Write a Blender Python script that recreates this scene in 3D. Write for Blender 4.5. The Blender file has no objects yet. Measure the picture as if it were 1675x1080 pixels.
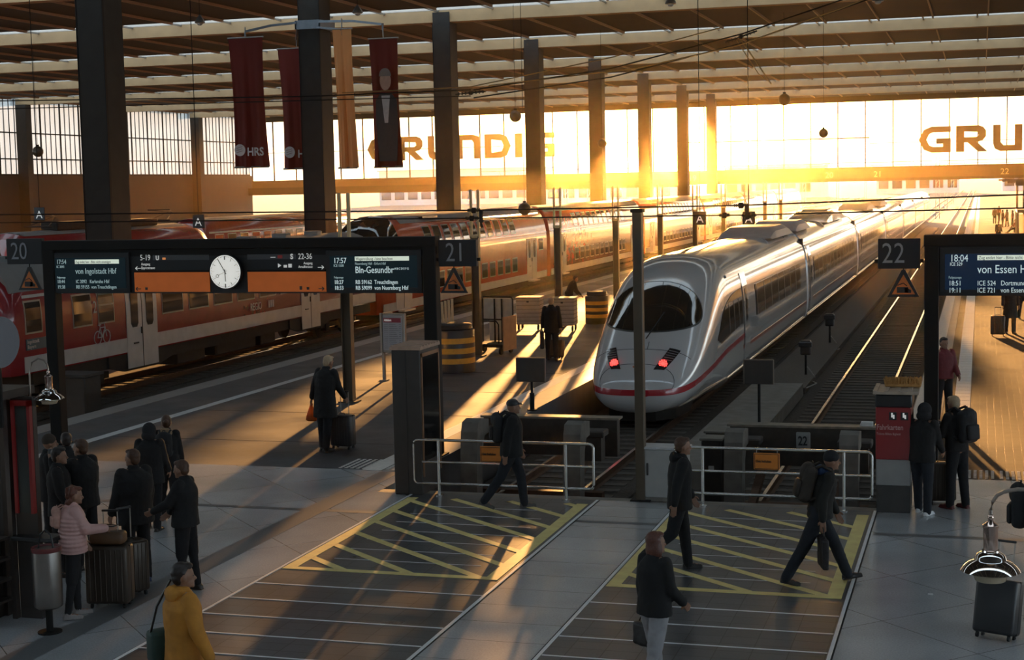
import bpy, bmesh, math, random
from mathutils import Vector, Matrix, noise
R_ = math.radians
sc = bpy.context.scene
COL = sc.collection
# ------------------------------------------------------------------ camera
W_, H_ = 1675.0, 1080.0
F_ = 2550.0; YAW = 0.292911; PITCH = 0.09211; ROLL = -0.0211424; CAMH = 5.0797
fwd = Vector((-math.sin(YAW), math.cos(YAW), 0)); rgt = Vector((math.cos(YAW), math.sin(YAW), 0)); up = Vector((0, 0, 1))
f2 = fwd*math.cos(PITCH) - up*math.sin(PITCH); u2 = up*math.cos(PITCH) + fwd*math.sin(PITCH)
r3 = rgt*math.cos(ROLL) + u2*math.sin(ROLL); u3 = u2*math.cos(ROLL) - rgt*math.sin(ROLL)
cam = bpy.data.cameras.new('camera'); camo = bpy.data.objects.new('camera', cam); COL.objects.link(camo)
cam.sensor_width = 36.0; cam.lens = 36.0*F_/W_; cam.clip_end = 3000; cam.clip_start = .2
m = Matrix((r3, u3, -f2)).transposed().to_4x4(); m.translation = (0, 0, CAMH); camo.matrix_world = m
sc.camera = camo

def ray(px, py):
    return f2 + r3*((px-W_/2)/F_) + u3*((H_/2-py)/F_)
def gp(px, py, z=0.0):                     # point of the ground (height z) seen at that place of the photo
    d = ray(px, py); t = (z-CAMH)/d.z
    return Vector((d.x*t, d.y*t, z))

# ------------------------------------------------------------------ light
sc.view_settings.view_transform = 'Standard'; sc.view_settings.look = 'None'
sc.view_settings.gamma = 1.0; sc.view_settings.use_curve_mapping = False
sc.view_settings.exposure = 0.3
try:
    sc.cycles.use_denoising = True
    sc.cycles.max_bounces = 6; sc.cycles.diffuse_bounces = 3; sc.cycles.glossy_bounces = 3
    sc.cycles.transparent_max_bounces = 12; sc.cycles.volume_bounces = 0
    sc.cycles.sample_clamp_indirect = 6.0
except Exception: pass
SUN_AZ = math.atan2(-36.0, 195.0); SUN_EL = R_(4.6)
SUN = Vector((math.sin(SUN_AZ)*math.cos(SUN_EL), math.cos(SUN_AZ)*math.cos(SUN_EL), math.sin(SUN_EL)))
sl = bpy.data.lights.new('low_sun', 'SUN'); sl.energy = 30.0; sl.angle = R_(1.0); sl.color = (1.0, .47, .14)
so = bpy.data.objects.new('low_sun', sl); COL.objects.link(so); so.rotation_euler = SUN.to_track_quat('Z', 'Y').to_euler()

wd = bpy.data.worlds.new('evening_sky'); sc.world = wd; wd.use_nodes = True
nt = wd.node_tree; nt.nodes.clear()
def nn(t, **k):
    n = nt.nodes.new(t)
    for a, b in k.items(): setattr(n, a, b)
    return n
tc = nn('ShaderNodeTexCoord')
dot = nn('ShaderNodeVectorMath', operation='DOT_PRODUCT'); nt.links.new(tc.outputs['Generated'], dot.inputs[0]); dot.inputs[1].default_value = SUN
rp = nn('ShaderNodeValToRGB'); mr = nn('ShaderNodeMapRange'); mr.inputs['From Min'].default_value = -1; mr.inputs['From Max'].default_value = 1
nt.links.new(dot.outputs['Value'], mr.inputs['Value']); nt.links.new(mr.outputs['Result'], rp.inputs['Fac'])
# position p = (1+cos a)/2 : a=0 ->1 ; 5deg .9981 ; 12deg .989 ; 30deg .933 ; 90deg .5
els = [(0.0, (1.9, 2.4, 2.8)), (.5, (2.1, 2.6, 2.9)), (.85, (1.9, 2.1, 2.1)), (.955, (1.9, 1.85, 1.65)), (.985, (2.7, 2.3, 1.7)), (.9955, (5.0, 3.6, 1.9)), (.9988, (14, 8, 3)), (1.0, (60, 32, 9))]
cr = rp.color_ramp
while len(cr.elements) < len(els): cr.elements.new(.5)
for e, (p, c) in zip(cr.elements, els): e.position = p
for e, (p, c) in zip(cr.elements, els): e.color = (c[0]/60, c[1]/60, c[2]/60, 1)
bg = nn('ShaderNodeBackground'); bg.inputs['Strength'].default_value = 60.0
nt.links.new(rp.outputs['Color'], bg.inputs['Color'])
wo = nn('ShaderNodeOutputWorld'); nt.links.new(bg.outputs[0], wo.inputs['Surface'])
try: wd.cycles.sampling_method = 'MANUAL'; wd.cycles.sample_map_resolution = 1024
except Exception: pass

# ------------------------------------------------------------------ materials
MATS = {}
def mat(name, col, rough=.6, metal=0.0, noise_=0.12, nscale=6.0, coat=0.0, emit=None, estr=0.0, bump=0.0, bscale=60.0, alpha=None, spec=None):
    if name in MATS: return MATS[name]
    M = bpy.data.materials.new(name); M.use_nodes = True; t = M.node_tree
    b = t.nodes['Principled BSDF']
    b.inputs['Base Color'].default_value = (*col, 1); b.inputs['Roughness'].default_value = rough; b.inputs['Metallic'].default_value = metal
    if coat: b.inputs['Coat Weight'].default_value = coat; b.inputs['Coat Roughness'].default_value = .06
    if spec is not None: b.inputs['Specular IOR Level'].default_value = spec
    if emit: b.inputs['Emission Color'].default_value = (*emit, 1); b.inputs['Emission Strength'].default_value = estr
    if noise_:
        g = t.nodes.new('ShaderNodeTexCoord'); n = t.nodes.new('ShaderNodeTexNoise'); n.inputs['Scale'].default_value = nscale; n.inputs['Detail'].default_value = 5
        t.links.new(g.outputs['Object'], n.inputs['Vector'])
        mx = t.nodes.new('ShaderNodeMix'); mx.data_type = 'RGBA'
        mx.inputs['A'].default_value = (*[c*(1-noise_*2) for c in col], 1); mx.inputs['B'].default_value = (*[min(1, c*(1+noise_*2)) for c in col], 1)
        t.links.new(n.outputs['Fac'], mx.inputs['Factor']); t.links.new(mx.outputs['Result'], b.inputs['Base Color'])
        if bump:
            n2 = t.nodes.new('ShaderNodeTexNoise'); n2.inputs['Scale'].default_value = bscale; n2.inputs['Detail'].default_value = 4
            t.links.new(g.outputs['Object'], n2.inputs['Vector'])
            bp = t.nodes.new('ShaderNodeBump'); bp.inputs['Strength'].default_value = bump; bp.inputs['Distance'].default_value = .02
            t.links.new(n2.outputs['Fac'], bp.inputs['Height']); t.links.new(bp.outputs['Normal'], b.inputs['Normal'])
    MATS[name] = M
    return M
def glass(name, tint, opac, rough=.1, diff=(.6, .65, .7)):
    """window glass: lets light through (with its dirt), reflects a little"""
    if name in MATS: return MATS[name]
    M = bpy.data.materials.new(name); M.use_nodes = True; t = M.node_tree; t.nodes.clear()
    tr = t.nodes.new('ShaderNodeBsdfTransparent'); tr.inputs[0].default_value = (*tint, 1)
    df = t.nodes.new('ShaderNodeBsdfTranslucent'); df.inputs[0].default_value = (*diff, 1)
    gl = t.nodes.new('ShaderNodeBsdfGlossy'); gl.inputs['Roughness'].default_value = rough
    m1 = t.nodes.new('ShaderNodeMixShader'); m1.inputs[0].default_value = opac
    t.links.new(tr.outputs[0], m1.inputs[1]); t.links.new(df.outputs[0], m1.inputs[2])
    m2 = t.nodes.new('ShaderNodeMixShader'); m2.inputs[0].default_value = .06
    t.links.new(m1.outputs[0], m2.inputs[1]); t.links.new(gl.outputs[0], m2.inputs[2])
    o = t.nodes.new('ShaderNodeOutputMaterial'); t.links.new(m2.outputs[0], o.inputs[0])
    MATS[name] = M
    return M

DARKSTEEL = mat('dark painted steel', (.012, .011, .010), .6, 0, .1, spec=.2)
COLSTEEL = mat('column steel', (.030, .026, .022), .6, 0, .2, nscale=2, spec=.2)
GALV = mat('galvanised steel', (.32, .30, .27), .4, .7)
CHROME = mat('brushed stainless', (.62, .60, .57), .22, 1.0, .05)
POLISH = mat('polished chrome', (.8, .78, .75), .06, 1.0, 0)
CONCRETE = mat('concrete', (.24, .22, .19), .85, 0, .2, 3, bump=.3)
TAN = mat('painted girder', (.40, .255, .125), .8, 0, .1, 1.5)
SOFFIT = mat('dark ceiling panel', (.036, .028, .023), .8, 0, .2, .5)
RIB = mat('ceiling rib', (.42, .31, .2), .7, 0, .1)
RUBBER = mat('black rubber', (.012, .012, .012), .7, 0, .1)
BLACKP = mat('black plastic', (.018, .018, .019), .35, 0, .1)
PANEL = mat('sign board black', (.007, .008, .010), .5, 0, .1)
SCREEN = mat('display glass', (.004, .02, .03), .25, 0, 0, emit=(.01, .07, .10), estr=.04)
SCREENB = mat('display glass blue', (.004, .012, .035), .25, 0, 0, emit=(.015, .05, .12), estr=.14)
LCD = mat('display letters', (.5, .6, .6), .5, 0, 0, emit=(.75, .9, .9), estr=.42)
LCDDIM = mat('display letters dim', (.3, .4, .4), .5, 0, 0, emit=(.5, .68, .68), estr=.3)
NUMW = mat('sign number grey', (.30, .31, .33), .5, 0, 0)
WHITEP = mat('white print', (.75, .75, .72), .5, 0, 0, emit=(.9, .9, .85), estr=.25)
ORANGE = mat('orange panel', (.72, .17, .03), .6, 0, .08, 4, emit=(.9, .2, .03), estr=.10)
REDRAIL = mat('traffic red train paint', (.27, .020, .024), .22, 0, .12, 3, coat=.6)
REDDD = mat('sunlit train red', (.50, .065, .022), .2, 0, .12, 3, coat=.6)  # traffic red pushed to orange, low sun painted into the colour
GREYSTRIPE = mat('pale grey train paint', (.45, .44, .42), .4, 0, .12, 3)
DOORW = mat('light grey door paint', (.48, .47, .44), .35, 0, .1, 3, coat=.3)
ROOFG = mat('train roof grey', (.20, .195, .19), .55, .1, .2, 1.2)
UNDER = mat('underframe grime', (.022, .018, .014), .8, 0, .3, 5)
WINDOW = mat('dark train window', (.012, .013, .014), .05, 0, 0, coat=1)
FRAME = mat('window rubber frame', (.3, .29, .27), .35, .6, .05)
ICEW = mat('white train paint', (.56, .53, .51), .16, 0, .05, 1.5, coat=1)
ICERED = mat('red stripe paint', (.42, .02, .03), .25, 0, .05, coat=.8)
RAILTOP = mat('polished rail head', (.75, .68, .58), .18, 1, 0)
RUST = mat('rusty rail', (.11, .06, .035), .75, .2, .25)
SLEEPER = mat('concrete sleeper', (.10, .085, .07), .9, 0, .25, 8)
YELLOW = mat('yellow band', (.66, .33, .03), .5, 0, .12, 10)
SKIN = mat('skin', (.28, .145, .09), .5, 0, .06, 20)
DIM = mat('black knit cloth', (.012, .012, .014), .85, 0, .2, 30)

# ------------------------------------------------------------------ mesh building
class MB:
    def __init__(s): s.v = []; s.f = []
    def add(s, vs, fs):
        o = len(s.v); s.v += [tuple(v) for v in vs]; s.f += [tuple(i+o for i in f) for f in fs]; return s
    def box(s, x0, x1, y0, y1, z0, z1, M=None):
        vs = [Vector((x, y, z)) for z in (z0, z1) for y in (y0, y1) for x in (x0, x1)]
        if M: vs = [M @ v for v in vs]
        return s.add(vs, [(0, 2, 3, 1), (4, 5, 7, 6), (0, 1, 5, 4), (2, 6, 7, 3), (0, 4, 6, 2), (1, 3, 7, 5)])
    def bar(s, a, b, w, h=None):
        """square bar from a to b"""
        a = Vector(a); b = Vector(b); h = h or w; d = b-a; L = d.length
        q = d.to_track_quat('Z', 'Y').to_matrix().to_4x4(); q.translation = a
        return s.box(-w/2, w/2, -h/2, h/2, 0, L, q)
    def rbox(s, x0, x1, y0, y1, z0, z1, r=.02, seg=2, M=None):
        bm = bmesh.new(); bmesh.ops.create_cube(bm, size=1)
        for v in bm.verts: v.co = Vector(((x0+x1)/2+v.co.x*(x1-x0), (y0+y1)/2+v.co.y*(y1-y0), (z0+z1)/2+v.co.z*(z1-z0)))
        bmesh.ops.bevel(bm, geom=bm.edges[:], offset=r, segments=seg, affect='EDGES', profile=.5)
        bm.verts.index_update()
        vs = [(M @ v.co if M else v.co.copy()) for v in bm.verts]; fs = [tuple(v.index for v in f.verts) for f in bm.faces]; bm.free()
        return s.add(vs, fs)
    def rings(s, rings, caps=True, closed=True):
        n = len(rings[0]); vs = [p for r in rings for p in r]; fs = []
        for i in range(len(rings)-1):
            for j in range(n if closed else n-1):
                k = (j+1) % n; fs.append((i*n+j, i*n+k, (i+1)*n+k, (i+1)*n+j))
        if caps and closed: fs.append(tuple(range(n-1, -1, -1))); fs.append(tuple((len(rings)-1)*n+j for j in range(n)))
        return s.add(vs, fs)
    def cyl(s, a, b, r0, r1=None, n=12, caps=True):
        a = Vector(a); b = Vector(b); r1 = r0 if r1 is None else r1
        q = (b-a).to_track_quat('Z', 'Y'); X = q @ Vector((1, 0, 0)); Y = q @ Vector((0, 1, 0))
        return s.rings([[c + X*math.cos(t*2*math.pi/n)*r + Y*math.sin(t*2*math.pi/n)*r for t in range(n)] for c, r in ((a, r0), (b, r1))], caps)
    def tube(s, pts, r, n=8):
        pts = [Vector(p) for p in pts]; rr = []
        for i, p in enumerate(pts):
            d = (pts[min(i+1, len(pts)-1)] - pts[max(i-1, 0)]).normalized()
            ref = Vector((0, 0, 1)) if abs(d.z) < .95 else Vector((1, 0, 0))
            X = d.cross(ref).normalized(); Y = X.cross(d)
            rad = r[i] if isinstance(r, (list, tuple)) else r
            rr.append([p + X*math.cos(t*2*math.pi/n)*rad + Y*math.sin(t*2*math.pi/n)*rad for t in range(n)])
        return s.rings(rr)
    def lathe(s, prof, c=(0, 0, 0), n=24):
        c = Vector(c)
        return s.rings([[c+Vector((math.cos(t*2*math.pi/n)*r, math.sin(t*2*math.pi/n)*r, z)) for t in range(n)] for r, z in prof])
    def ell(s, c, r, n=14, m=9, rot=None):
        c = Vector(c); rr = []
        for i in range(m+1):
            ph = math.pi*i/m; ph = min(max(ph, .08), math.pi-.08)
            ring = []
            for t in range(n):
                a = 2*math.pi*t/n; p = Vector((math.sin(ph)*math.cos(a)*r[0], math.sin(ph)*math.sin(a)*r[1], -math.cos(ph)*r[2]))
                ring.append(c + (rot @ p if rot else p))
            rr.append(ring)
        return s.rings(rr)
    def cap(s, a, b, r0, r1, n=12):
        """capsule with two radii"""
        a = Vector(a); b = Vector(b); d = b-a; L = max(d.length, 1e-4); d = d/L
        q = d.to_track_quat('Z', 'Y'); X = q @ Vector((1, 0, 0)); Y = q @ Vector((0, 1, 0)); rr = []
        for ph in (-85, -55, -25, 0): rr.append((a + d*math.sin(R_(ph))*r0, math.cos(R_(ph))*r0))
        for ph in (0, 25, 55, 85): rr.append((b + d*math.sin(R_(ph))*r1, math.cos(R_(ph))*r1))
        return s.rings([[c + X*math.cos(t*2*math.pi/n)*r + Y*math.sin(t*2*math.pi/n)*r for t in range(n)] for c, r in rr])
    def prism(s, poly, a0, a1, axis='y', M=None):
        """polygon (list of 2-D points) extruded along an axis"""
        def P(p, t):
            v = {'x': (t, p[0], p[1]), 'y': (p[0], t, p[1]), 'z': (p[0], p[1], t)}[axis]
            return M @ Vector(v) if M else Vector(v)
        n = len(poly); vs = [P(p, a0) for p in poly] + [P(p, a1) for p in poly]
        fs = [tuple(range(n)), tuple(range(2*n-1, n-1, -1))] + [(i, i+n, (i+1) % n+n, (i+1) % n) for i in range(n)]
        return s.add(vs, fs)
    def mesh(s, name='m'):
        me = bpy.data.meshes.new(name); me.from_pydata(s.v, [], s.f); me.validate()
        bm = bmesh.new(); bm.from_mesh(me); bmesh.ops.recalc_face_normals(bm, faces=bm.faces[:]); bm.to_mesh(me); bm.free(); me.update()
        return me

def obj(name, mb, m, parent=None, label=None, smooth=None, cat=None, group=None, kind=None):
    me = mb.mesh(name) if isinstance(mb, MB) else mb
    if m is not None:
        me.materials.clear(); me.materials.append(m)
    o = bpy.data.objects.new(name, me); COL.objects.link(o)
    if parent: o.parent = parent
    if smooth: shade(me, smooth)
    tag(o, label, cat, group, kind)
    return o
def shade(me, ang=35):
    bm = bmesh.new(); bm.from_mesh(me); a = R_(ang)
    for f in bm.faces: f.smooth = True
    for e in bm.edges: e.smooth = (len(e.link_faces) == 2 and e.calc_face_angle(9) < a)
    bm.to_mesh(me); bm.free()
def tag(o, label=None, cat=None, group=None, kind=None):
    if label: o['label'] = label
    if cat: o['category'] = cat
    if group: o['group'] = group
    if kind: o['kind'] = kind
    return o
def thing(name, label, cat, loc=(0, 0, 0), rz=0.0, group=None):
    o = bpy.data.objects.new(name, None); COL.objects.link(o); o.location = loc; o.rotation_euler = (0, 0, rz); o.empty_display_size = .2
    return tag(o, label, cat, group)
def struct(name, mb, m, parent=None, smooth=None):
    o = obj(name, mb, m, parent, smooth=smooth)
    if not parent: o['kind'] = 'structure'
    return o
def copy_tree(o, parent=None, label=None):
    c = o.copy(); COL.objects.link(c)
    if parent: c.parent = parent
    if label: c['label'] = label
    for ch in list(o.children): copy_tree(ch, c)
    return c
def text_mesh(body, size, extrude=.004, sx=1.0, offset=0.0, align='LEFT', shear=0.0):
    cu = bpy.data.curves.new('t', 'FONT'); cu.body = body; cu.size = size; cu.extrude = extrude; cu.offset = offset
    cu.align_x = align; cu.shear = shear; cu.resolution_u = 3
    ob = bpy.data.objects.new('t', cu); COL.objects.link(ob)
    dg = bpy.context.evaluated_depsgraph_get(); me = bpy.data.meshes.new_from_object(ob.evaluated_get(dg))
    bpy.data.objects.remove(ob); bpy.data.curves.remove(cu)
    # text lies in XY: stand it up facing -Y
    for v in me.vertices: v.co = Vector((v.co.x*sx, -v.co.z, v.co.y))
    return me
def text(name, body, loc, size, m, parent, sx=1.0, offset=0.0, align='LEFT', extrude=.004, rz=0.0):
    o = obj(name, text_mesh(body, size, extrude, sx, offset, align), m, parent)
    o.location = loc; o.rotation_euler = (0, 0, rz)
    return o
def remesh(mb, vox, smooth=3, disp=0.0, dsize=.12):
    ob = bpy.data.objects.new('tmp', mb.mesh()); COL.objects.link(ob)
    a = ob.modifiers.new('r', 'REMESH'); a.mode = 'VOXEL'; a.voxel_size = vox; a.use_smooth_shade = True
    if smooth: b = ob.modifiers.new('s', 'SMOOTH'); b.iterations = smooth; b.factor = .5
    if disp:
        tx = bpy.data.textures.get('folds') or bpy.data.textures.new('folds', 'CLOUDS'); tx.noise_scale = dsize
        c = ob.modifiers.new('d', 'DISPLACE'); c.texture = tx; c.strength = disp; c.mid_level = .5
    dg = bpy.context.evaluated_depsgraph_get(); me = bpy.data.meshes.new_from_object(ob.evaluated_get(dg))
    bpy.data.objects.remove(ob)
    return me
# ------------------------------------------------------------------ floors
def floor_mat(name, base, rough, kind, speck=.25, coat=0.0):
    """stone floor: fine speckle, blotches, joints of the given kind"""
    M = bpy.data.materials.new(name); M.use_nodes = True; t = M.node_tree; b = t.nodes['Principled BSDF']; L = t.links.new
    b.inputs['Roughness'].default_value = rough
    if coat: b.inputs['Coat Weight'].default_value = coat; b.inputs['Coat Roughness'].default_value = .16
    g = t.nodes.new('ShaderNodeTexCoord')
    n1 = t.nodes.new('ShaderNodeTexNoise'); n1.inputs['Scale'].default_value = 45; n1.inputs['Detail'].default_value = 3; L(g.outputs['Object'], n1.inputs['Vector'])
    n2 = t.nodes.new('ShaderNodeTexNoise'); n2.inputs['Scale'].default_value = .55; n2.inputs['Detail'].default_value = 6; L(g.outputs['Object'], n2.inputs['Vector'])
    mx = t.nodes.new('ShaderNodeMix'); mx.data_type = 'RGBA'
    mx.inputs['A'].default_value = (*[c*(1-speck) for c in base], 1); mx.inputs['B'].default_value = (*[c*(1+speck) for c in base], 1); L(n1.outputs['Fac'], mx.inputs['Factor'])
    m2 = t.nodes.new('ShaderNodeMix'); m2.data_type = 'RGBA'; m2.blend_type = 'MULTIPLY'; m2.inputs['Factor'].default_value = 1
    mr = t.nodes.new('ShaderNodeMapRange'); mr.inputs['From Min'].default_value = .3; mr.inputs['From Max'].default_value = .7; mr.inputs['To Min'].default_value = .78; mr.inputs['To Max'].default_value = 1.12
    L(n2.outputs['Fac'], mr.inputs['Value']); L(mx.outputs['Result'], m2.inputs['A']); L(mr.outputs['Result'], m2.inputs['B'])
    mr2 = t.nodes.new('ShaderNodeMapRange'); mr2.inputs['From Min'].default_value = .3; mr2.inputs['From Max'].default_value = .7; mr2.inputs['To Min'].default_value = rough*.8; mr2.inputs['To Max'].default_value = min(1, rough*1.25)
    L(n2.outputs['Fac'], mr2.inputs['Value']); L(mr2.outputs['Result'], b.inputs['Roughness'])
    out = m2
    if kind:
        mp = t.nodes.new('ShaderNodeMapping'); L(g.outputs['Object'], mp.inputs['Vector'])
        br = t.nodes.new('ShaderNodeTexBrick'); br.inputs['Scale'].default_value = 1.0; br.offset = 0.0; br.inputs['Color1'].default_value = (1, 1, 1, 1); br.inputs['Color2'].default_value = (.9, .9, .9, 1); br.inputs['Mortar'].default_value = (.35, .33, .3, 1)
        if kind == 'diamond': mp.inputs['Rotation'].default_value = (0, 0, R_(45)); br.inputs['Brick Width'].default_value = 1.5; br.inputs['Row Height'].default_value = 1.5; br.inputs['Mortar Size'].default_value = .006
        if kind == 'paver': br.inputs['Brick Width'].default_value = .39; br.inputs['Row Height'].default_value = .27; br.inputs['Mortar Size'].default_value = .006; br.inputs['Mortar'].default_value = (.25, .25, .25, 1); br.inputs['Color2'].default_value = (.78, .78, .78, 1)
        if kind == 'slab': br.inputs['Brick Width'].default_value = 3; br.inputs['Row Height'].default_value = .74; br.inputs['Mortar Size'].default_value = .006
        if kind == 'asphalt': br.offset = .5; br.inputs['Brick Width'].default_value = .3; br.inputs['Row Height'].default_value = .15; br.inputs['Mortar Size'].default_value = .006; br.inputs['Color2'].default_value = (.75, .75, .75, 1); br.inputs['Mortar'].default_value = (.6, .6, .6, 1)
        L(mp.outputs['Vector'], br.inputs['Vector'])
        m3 = t.nodes.new('ShaderNodeMix'); m3.data_type = 'RGBA'; m3.blend_type = 'MULTIPLY'; m3.inputs['Factor'].default_value = 1
        L(m2.outputs['Result'], m3.inputs['A']); L(br.outputs['Color'], m3.inputs['B']); out = m3
        if kind in ('asphalt', 'paver'):
            bp = t.nodes.new('ShaderNodeBump'); bp.inputs['Strength'].default_value = .5; bp.inputs['Distance'].default_value = .004
            L(br.outputs['Fac'], bp.inputs['Height']); bp.invert = True; L(bp.outputs['Normal'], b.inputs['Normal'])
    L(out.outputs['Result'], b.inputs['Base Color'])
    MATS[name] = M
    return M
STONE = floor_mat('terrazzo floor', (.55, .57, .59), .20, 'diamond', .3, .55)
SLABM = floor_mat('pale walkway slabs', (.58, .59, .60), .22, 'slab', .25, .6)
PAVER = floor_mat('slate walkway pavers', (.10, .105, .115), .34, 'paver', .3, .3)
ASPH = floor_mat('platform paving', (.062, .064, .070), .5, 'asphalt', .35)
EDGEM = floor_mat('platform edge slabs', (.26, .24, .22), .5, 'slab', .3)
TACT = mat('tactile strip', (.78, .75, .70), .5, 0, .1, 10)
WLINE = mat('white platform line', (.55, .55, .54), .5, 0, .12, 8)
YELP = mat('yellow floor paint', (1.0, .70, .27), .5, 0, .15, 5)
BALL = mat('oily ballast', (.055, .045, .036), .95, 0, .45, 14, bump=1.0, bscale=16)
INLAY = mat('white metal inlay', (.9, .92, .95), .35, 0, .1)
EDGE21, EDGE20, EDGE22 = -9.7, -19.95, -1.40
PITY = 24.12
fl = MB()
fl.box(-60, 30, -12, PITY, -.9, 0)
fl.box(-60, -24.6, PITY, 26, -.9, 0); fl.box(-21.9+2, EDGE21, PITY, 26, -.9, 0); fl.box(EDGE22, 30, PITY, 27, -.9, 0)
fl.box(-24.6, -19.9, PITY, 26, -.9, 0)
struct('floor', fl, STONE)
# dark band across the hall, and along the platform side
bd = MB(); bd.box(-30, -9.05, 22.45, 22.62, 0, .002); bd.box(-5.85, -4.6, 22.45, 22.62, 0, .0026); bd.box(-1.45, 14, 22.45, 22.62, 0, .002); bd.box(-10.35, -9.95, 14, 25.9, 0, .003)
struct('trim_1', bd, mat('grey guide strip', (.15, .155, .16), .4, 0, .1, 30))
for x0, x1, lab in ((-9.03, -5.9, 1), (-4.55, -1.53, 2)):
    w = struct('trim_%d' % (lab+1), MB().box(x0, x1, 4, PITY-.02, 0, .006), PAVER)
    il = MB()
    y = 20.55 if lab == 1 else 20.55
    for k in range(-4, 22):
        yy = 18.09 + k*-.735
        if k < 0: continue
        il.box(x0+.02, x1-.02, yy-.014, yy+.014, .006, .010)
    for k in range(1, 8):
        yy = 18.95 + k*.6
        if yy < PITY-.3: il.box(x0+.5, x1-.5, yy-.008, yy+.008, .006, .0085)
    il.box(x0-.03, x0+.01, 4, PITY-.02, 0, .012); il.box(x1-.01, x1+.03, 4, PITY-.02, 0, .012)
    struct('inlay_lines', il, INLAY, w)
    ch = MB(); ch.box(x0-.05, x0-.03, 4, PITY-.02, 0, .004); ch.box(x1+.03, x1+.05, 4, PITY-.02, 0, .004); struct('edge_joint', ch, DARKSTEEL, w)
    # hatched box in yellow paint
    hy = MB(); y0, y1 = 18.86, 23.75; z0, z1 = .0065, .0115
    hy.box(x0+.03, x1-.06, y0, y0+.13, z0, z1); hy.box(x0+.03, x0+.2, y0+.13, y1, z0, z1); hy.box(x1-.24, x1-.06, y0+.13, y1, z0, z1)
    sl_ = -.83                                   # the slant of the bars, dy/dx
    for k in range(-1, 9):
        yl = 19.6 + k*.79; pts = []
        for (xx, yy) in ((x0+.1, yl), (x1-.2, yl + sl_*(x1-x0-.3))): pts.append(Vector((xx, yy, 0)))
        a, b = pts; d = b-a
        ta, tb = 0.0, 1.0
        for lo, hi in ((y0+.1, y1),):
            for t_, s_ in ((lo, 1), (hi, -1)):
                if abs(d.y) > 1e-6:
                    tt = (t_-a.y)/d.y
                    if s_ == 1: tb = min(tb, tt)
                    else: ta = max(ta, tt)
        if tb-ta < .05: continue
        p, q = a+d*ta, a+d*tb
        n = Vector((-d.y, d.x, 0)).normalized()*.06
        hy.add([(v.x, v.y, z) for z in (z0, z1-.0012) for v in (p-n, q-n, q+n, p+n)], [(3, 2, 1, 0), (4, 5, 6, 7), (0, 1, 5, 4), (1, 2, 6, 5), (2, 3, 7, 6), (3, 0, 4, 7)])
    o = obj('hatched_marking', hy, YELP); tag(o, ['yellow hatched box painted on the walkway in front of the left railing', 'yellow hatched box painted on the walkway in front of the right railing'][lab-1], 'floor marking', 'yellow hatched floor boxes')
struct('trim_4', MB().box(-5.85, -4.6, 4, PITY-.02, 0, .002), SLABM)
ms = MB()
for k in range(9): ms.box(-6.0+.0, -4.5, PITY-.02, PITY, 0, .002)
def platform(name, x0, x1, y0, y1, edge_l, edge_r):
    p = struct(name, MB().box(x0, x1, y0, y1, -.95, 0), ASPH)
    e = MB(); t_ = MB(); w = MB()
    if edge_l: e.box(x0, x0+.62, y0, y1, 0, .004)
    if edge_r: e.box(x1-.68, x1, y0, y1, 0, .004)
    struct('edge_slabs', e, EDGEM, p)
    return p
p21 = platform('platform_21', EDGE20, EDGE21, 26, 260, True, True)
ln = MB(); ln.box(-17.8, -17.56, 26, 260, 0, .004); struct('white_line', ln, WLINE, p21)
tt = MB()
for k in range(8): tt.box(-10.72+k*.045, -10.70+k*.045+.015, 26, 260, 0, .007)
tt.box(-10.74, -10.38, 26, 260, 0, .0035); struct('tactile_strip', tt, TACT, p21)
tf = MB()
for cx, cy in ((-10.9, 26.1),):
    for i in range(13):
        for j in range(9): tf.box(cx-.35+i*.115, cx-.29+i*.115, cy+j*.11, cy+.06+j*.11, 0, .006)
struct('tactile_field', tf, TACT, p21)
jn = MB()
for k in range(60): jn.box(-17.5, -10.8, 28.7+k*3.9, 28.72+k*3.9, 0, .003)
struct('paving_joint', jn, mat('paving joint', (.05, .045, .04), .9), p21)
A21 = ASPH; ASPH = floor_mat('brown paving darkened for shade', (.030, .026, .024), .6, 'asphalt', .35)  # brown paving made darker, the weaker sunlight here is in its colour
ASPH.node_tree.nodes['Principled BSDF'].inputs['Specular IOR Level'].default_value = .08
p22 = platform('platform_22', EDGE22, 11, 27, 420, True, True)
tt = MB(); tt.box(-.55, -.2, 27, 420, 0, .0035)
for k in range(8): tt.box(-.54+k*.045, -.52+k*.045, 27, 420, 0, .007)
for j in range(60): tt.box(-.55, -.2, 27+j*.6, 27.02+j*.6, 0, .008)
struct('tactile_strip', tt, TACT, p22)
e2 = MB(); e2.box(-1.38, -1.02, 27, 420, .004, .006); struct('pale_edge', e2, mat('pale edge stone', (.66, .62, .56), .55, 0, .1), p22)
tf = MB()
for i in range(13):
    for j in range(8):
        for dx in (0, .62): 
            if i < 6: tf.box(-.28+dx+i*.095, -.23+dx+i*.095, 27.1+j*.1, 27.14+j*.1, 0, .006)
struct('tactile_field', tf, TACT, p22)
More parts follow.
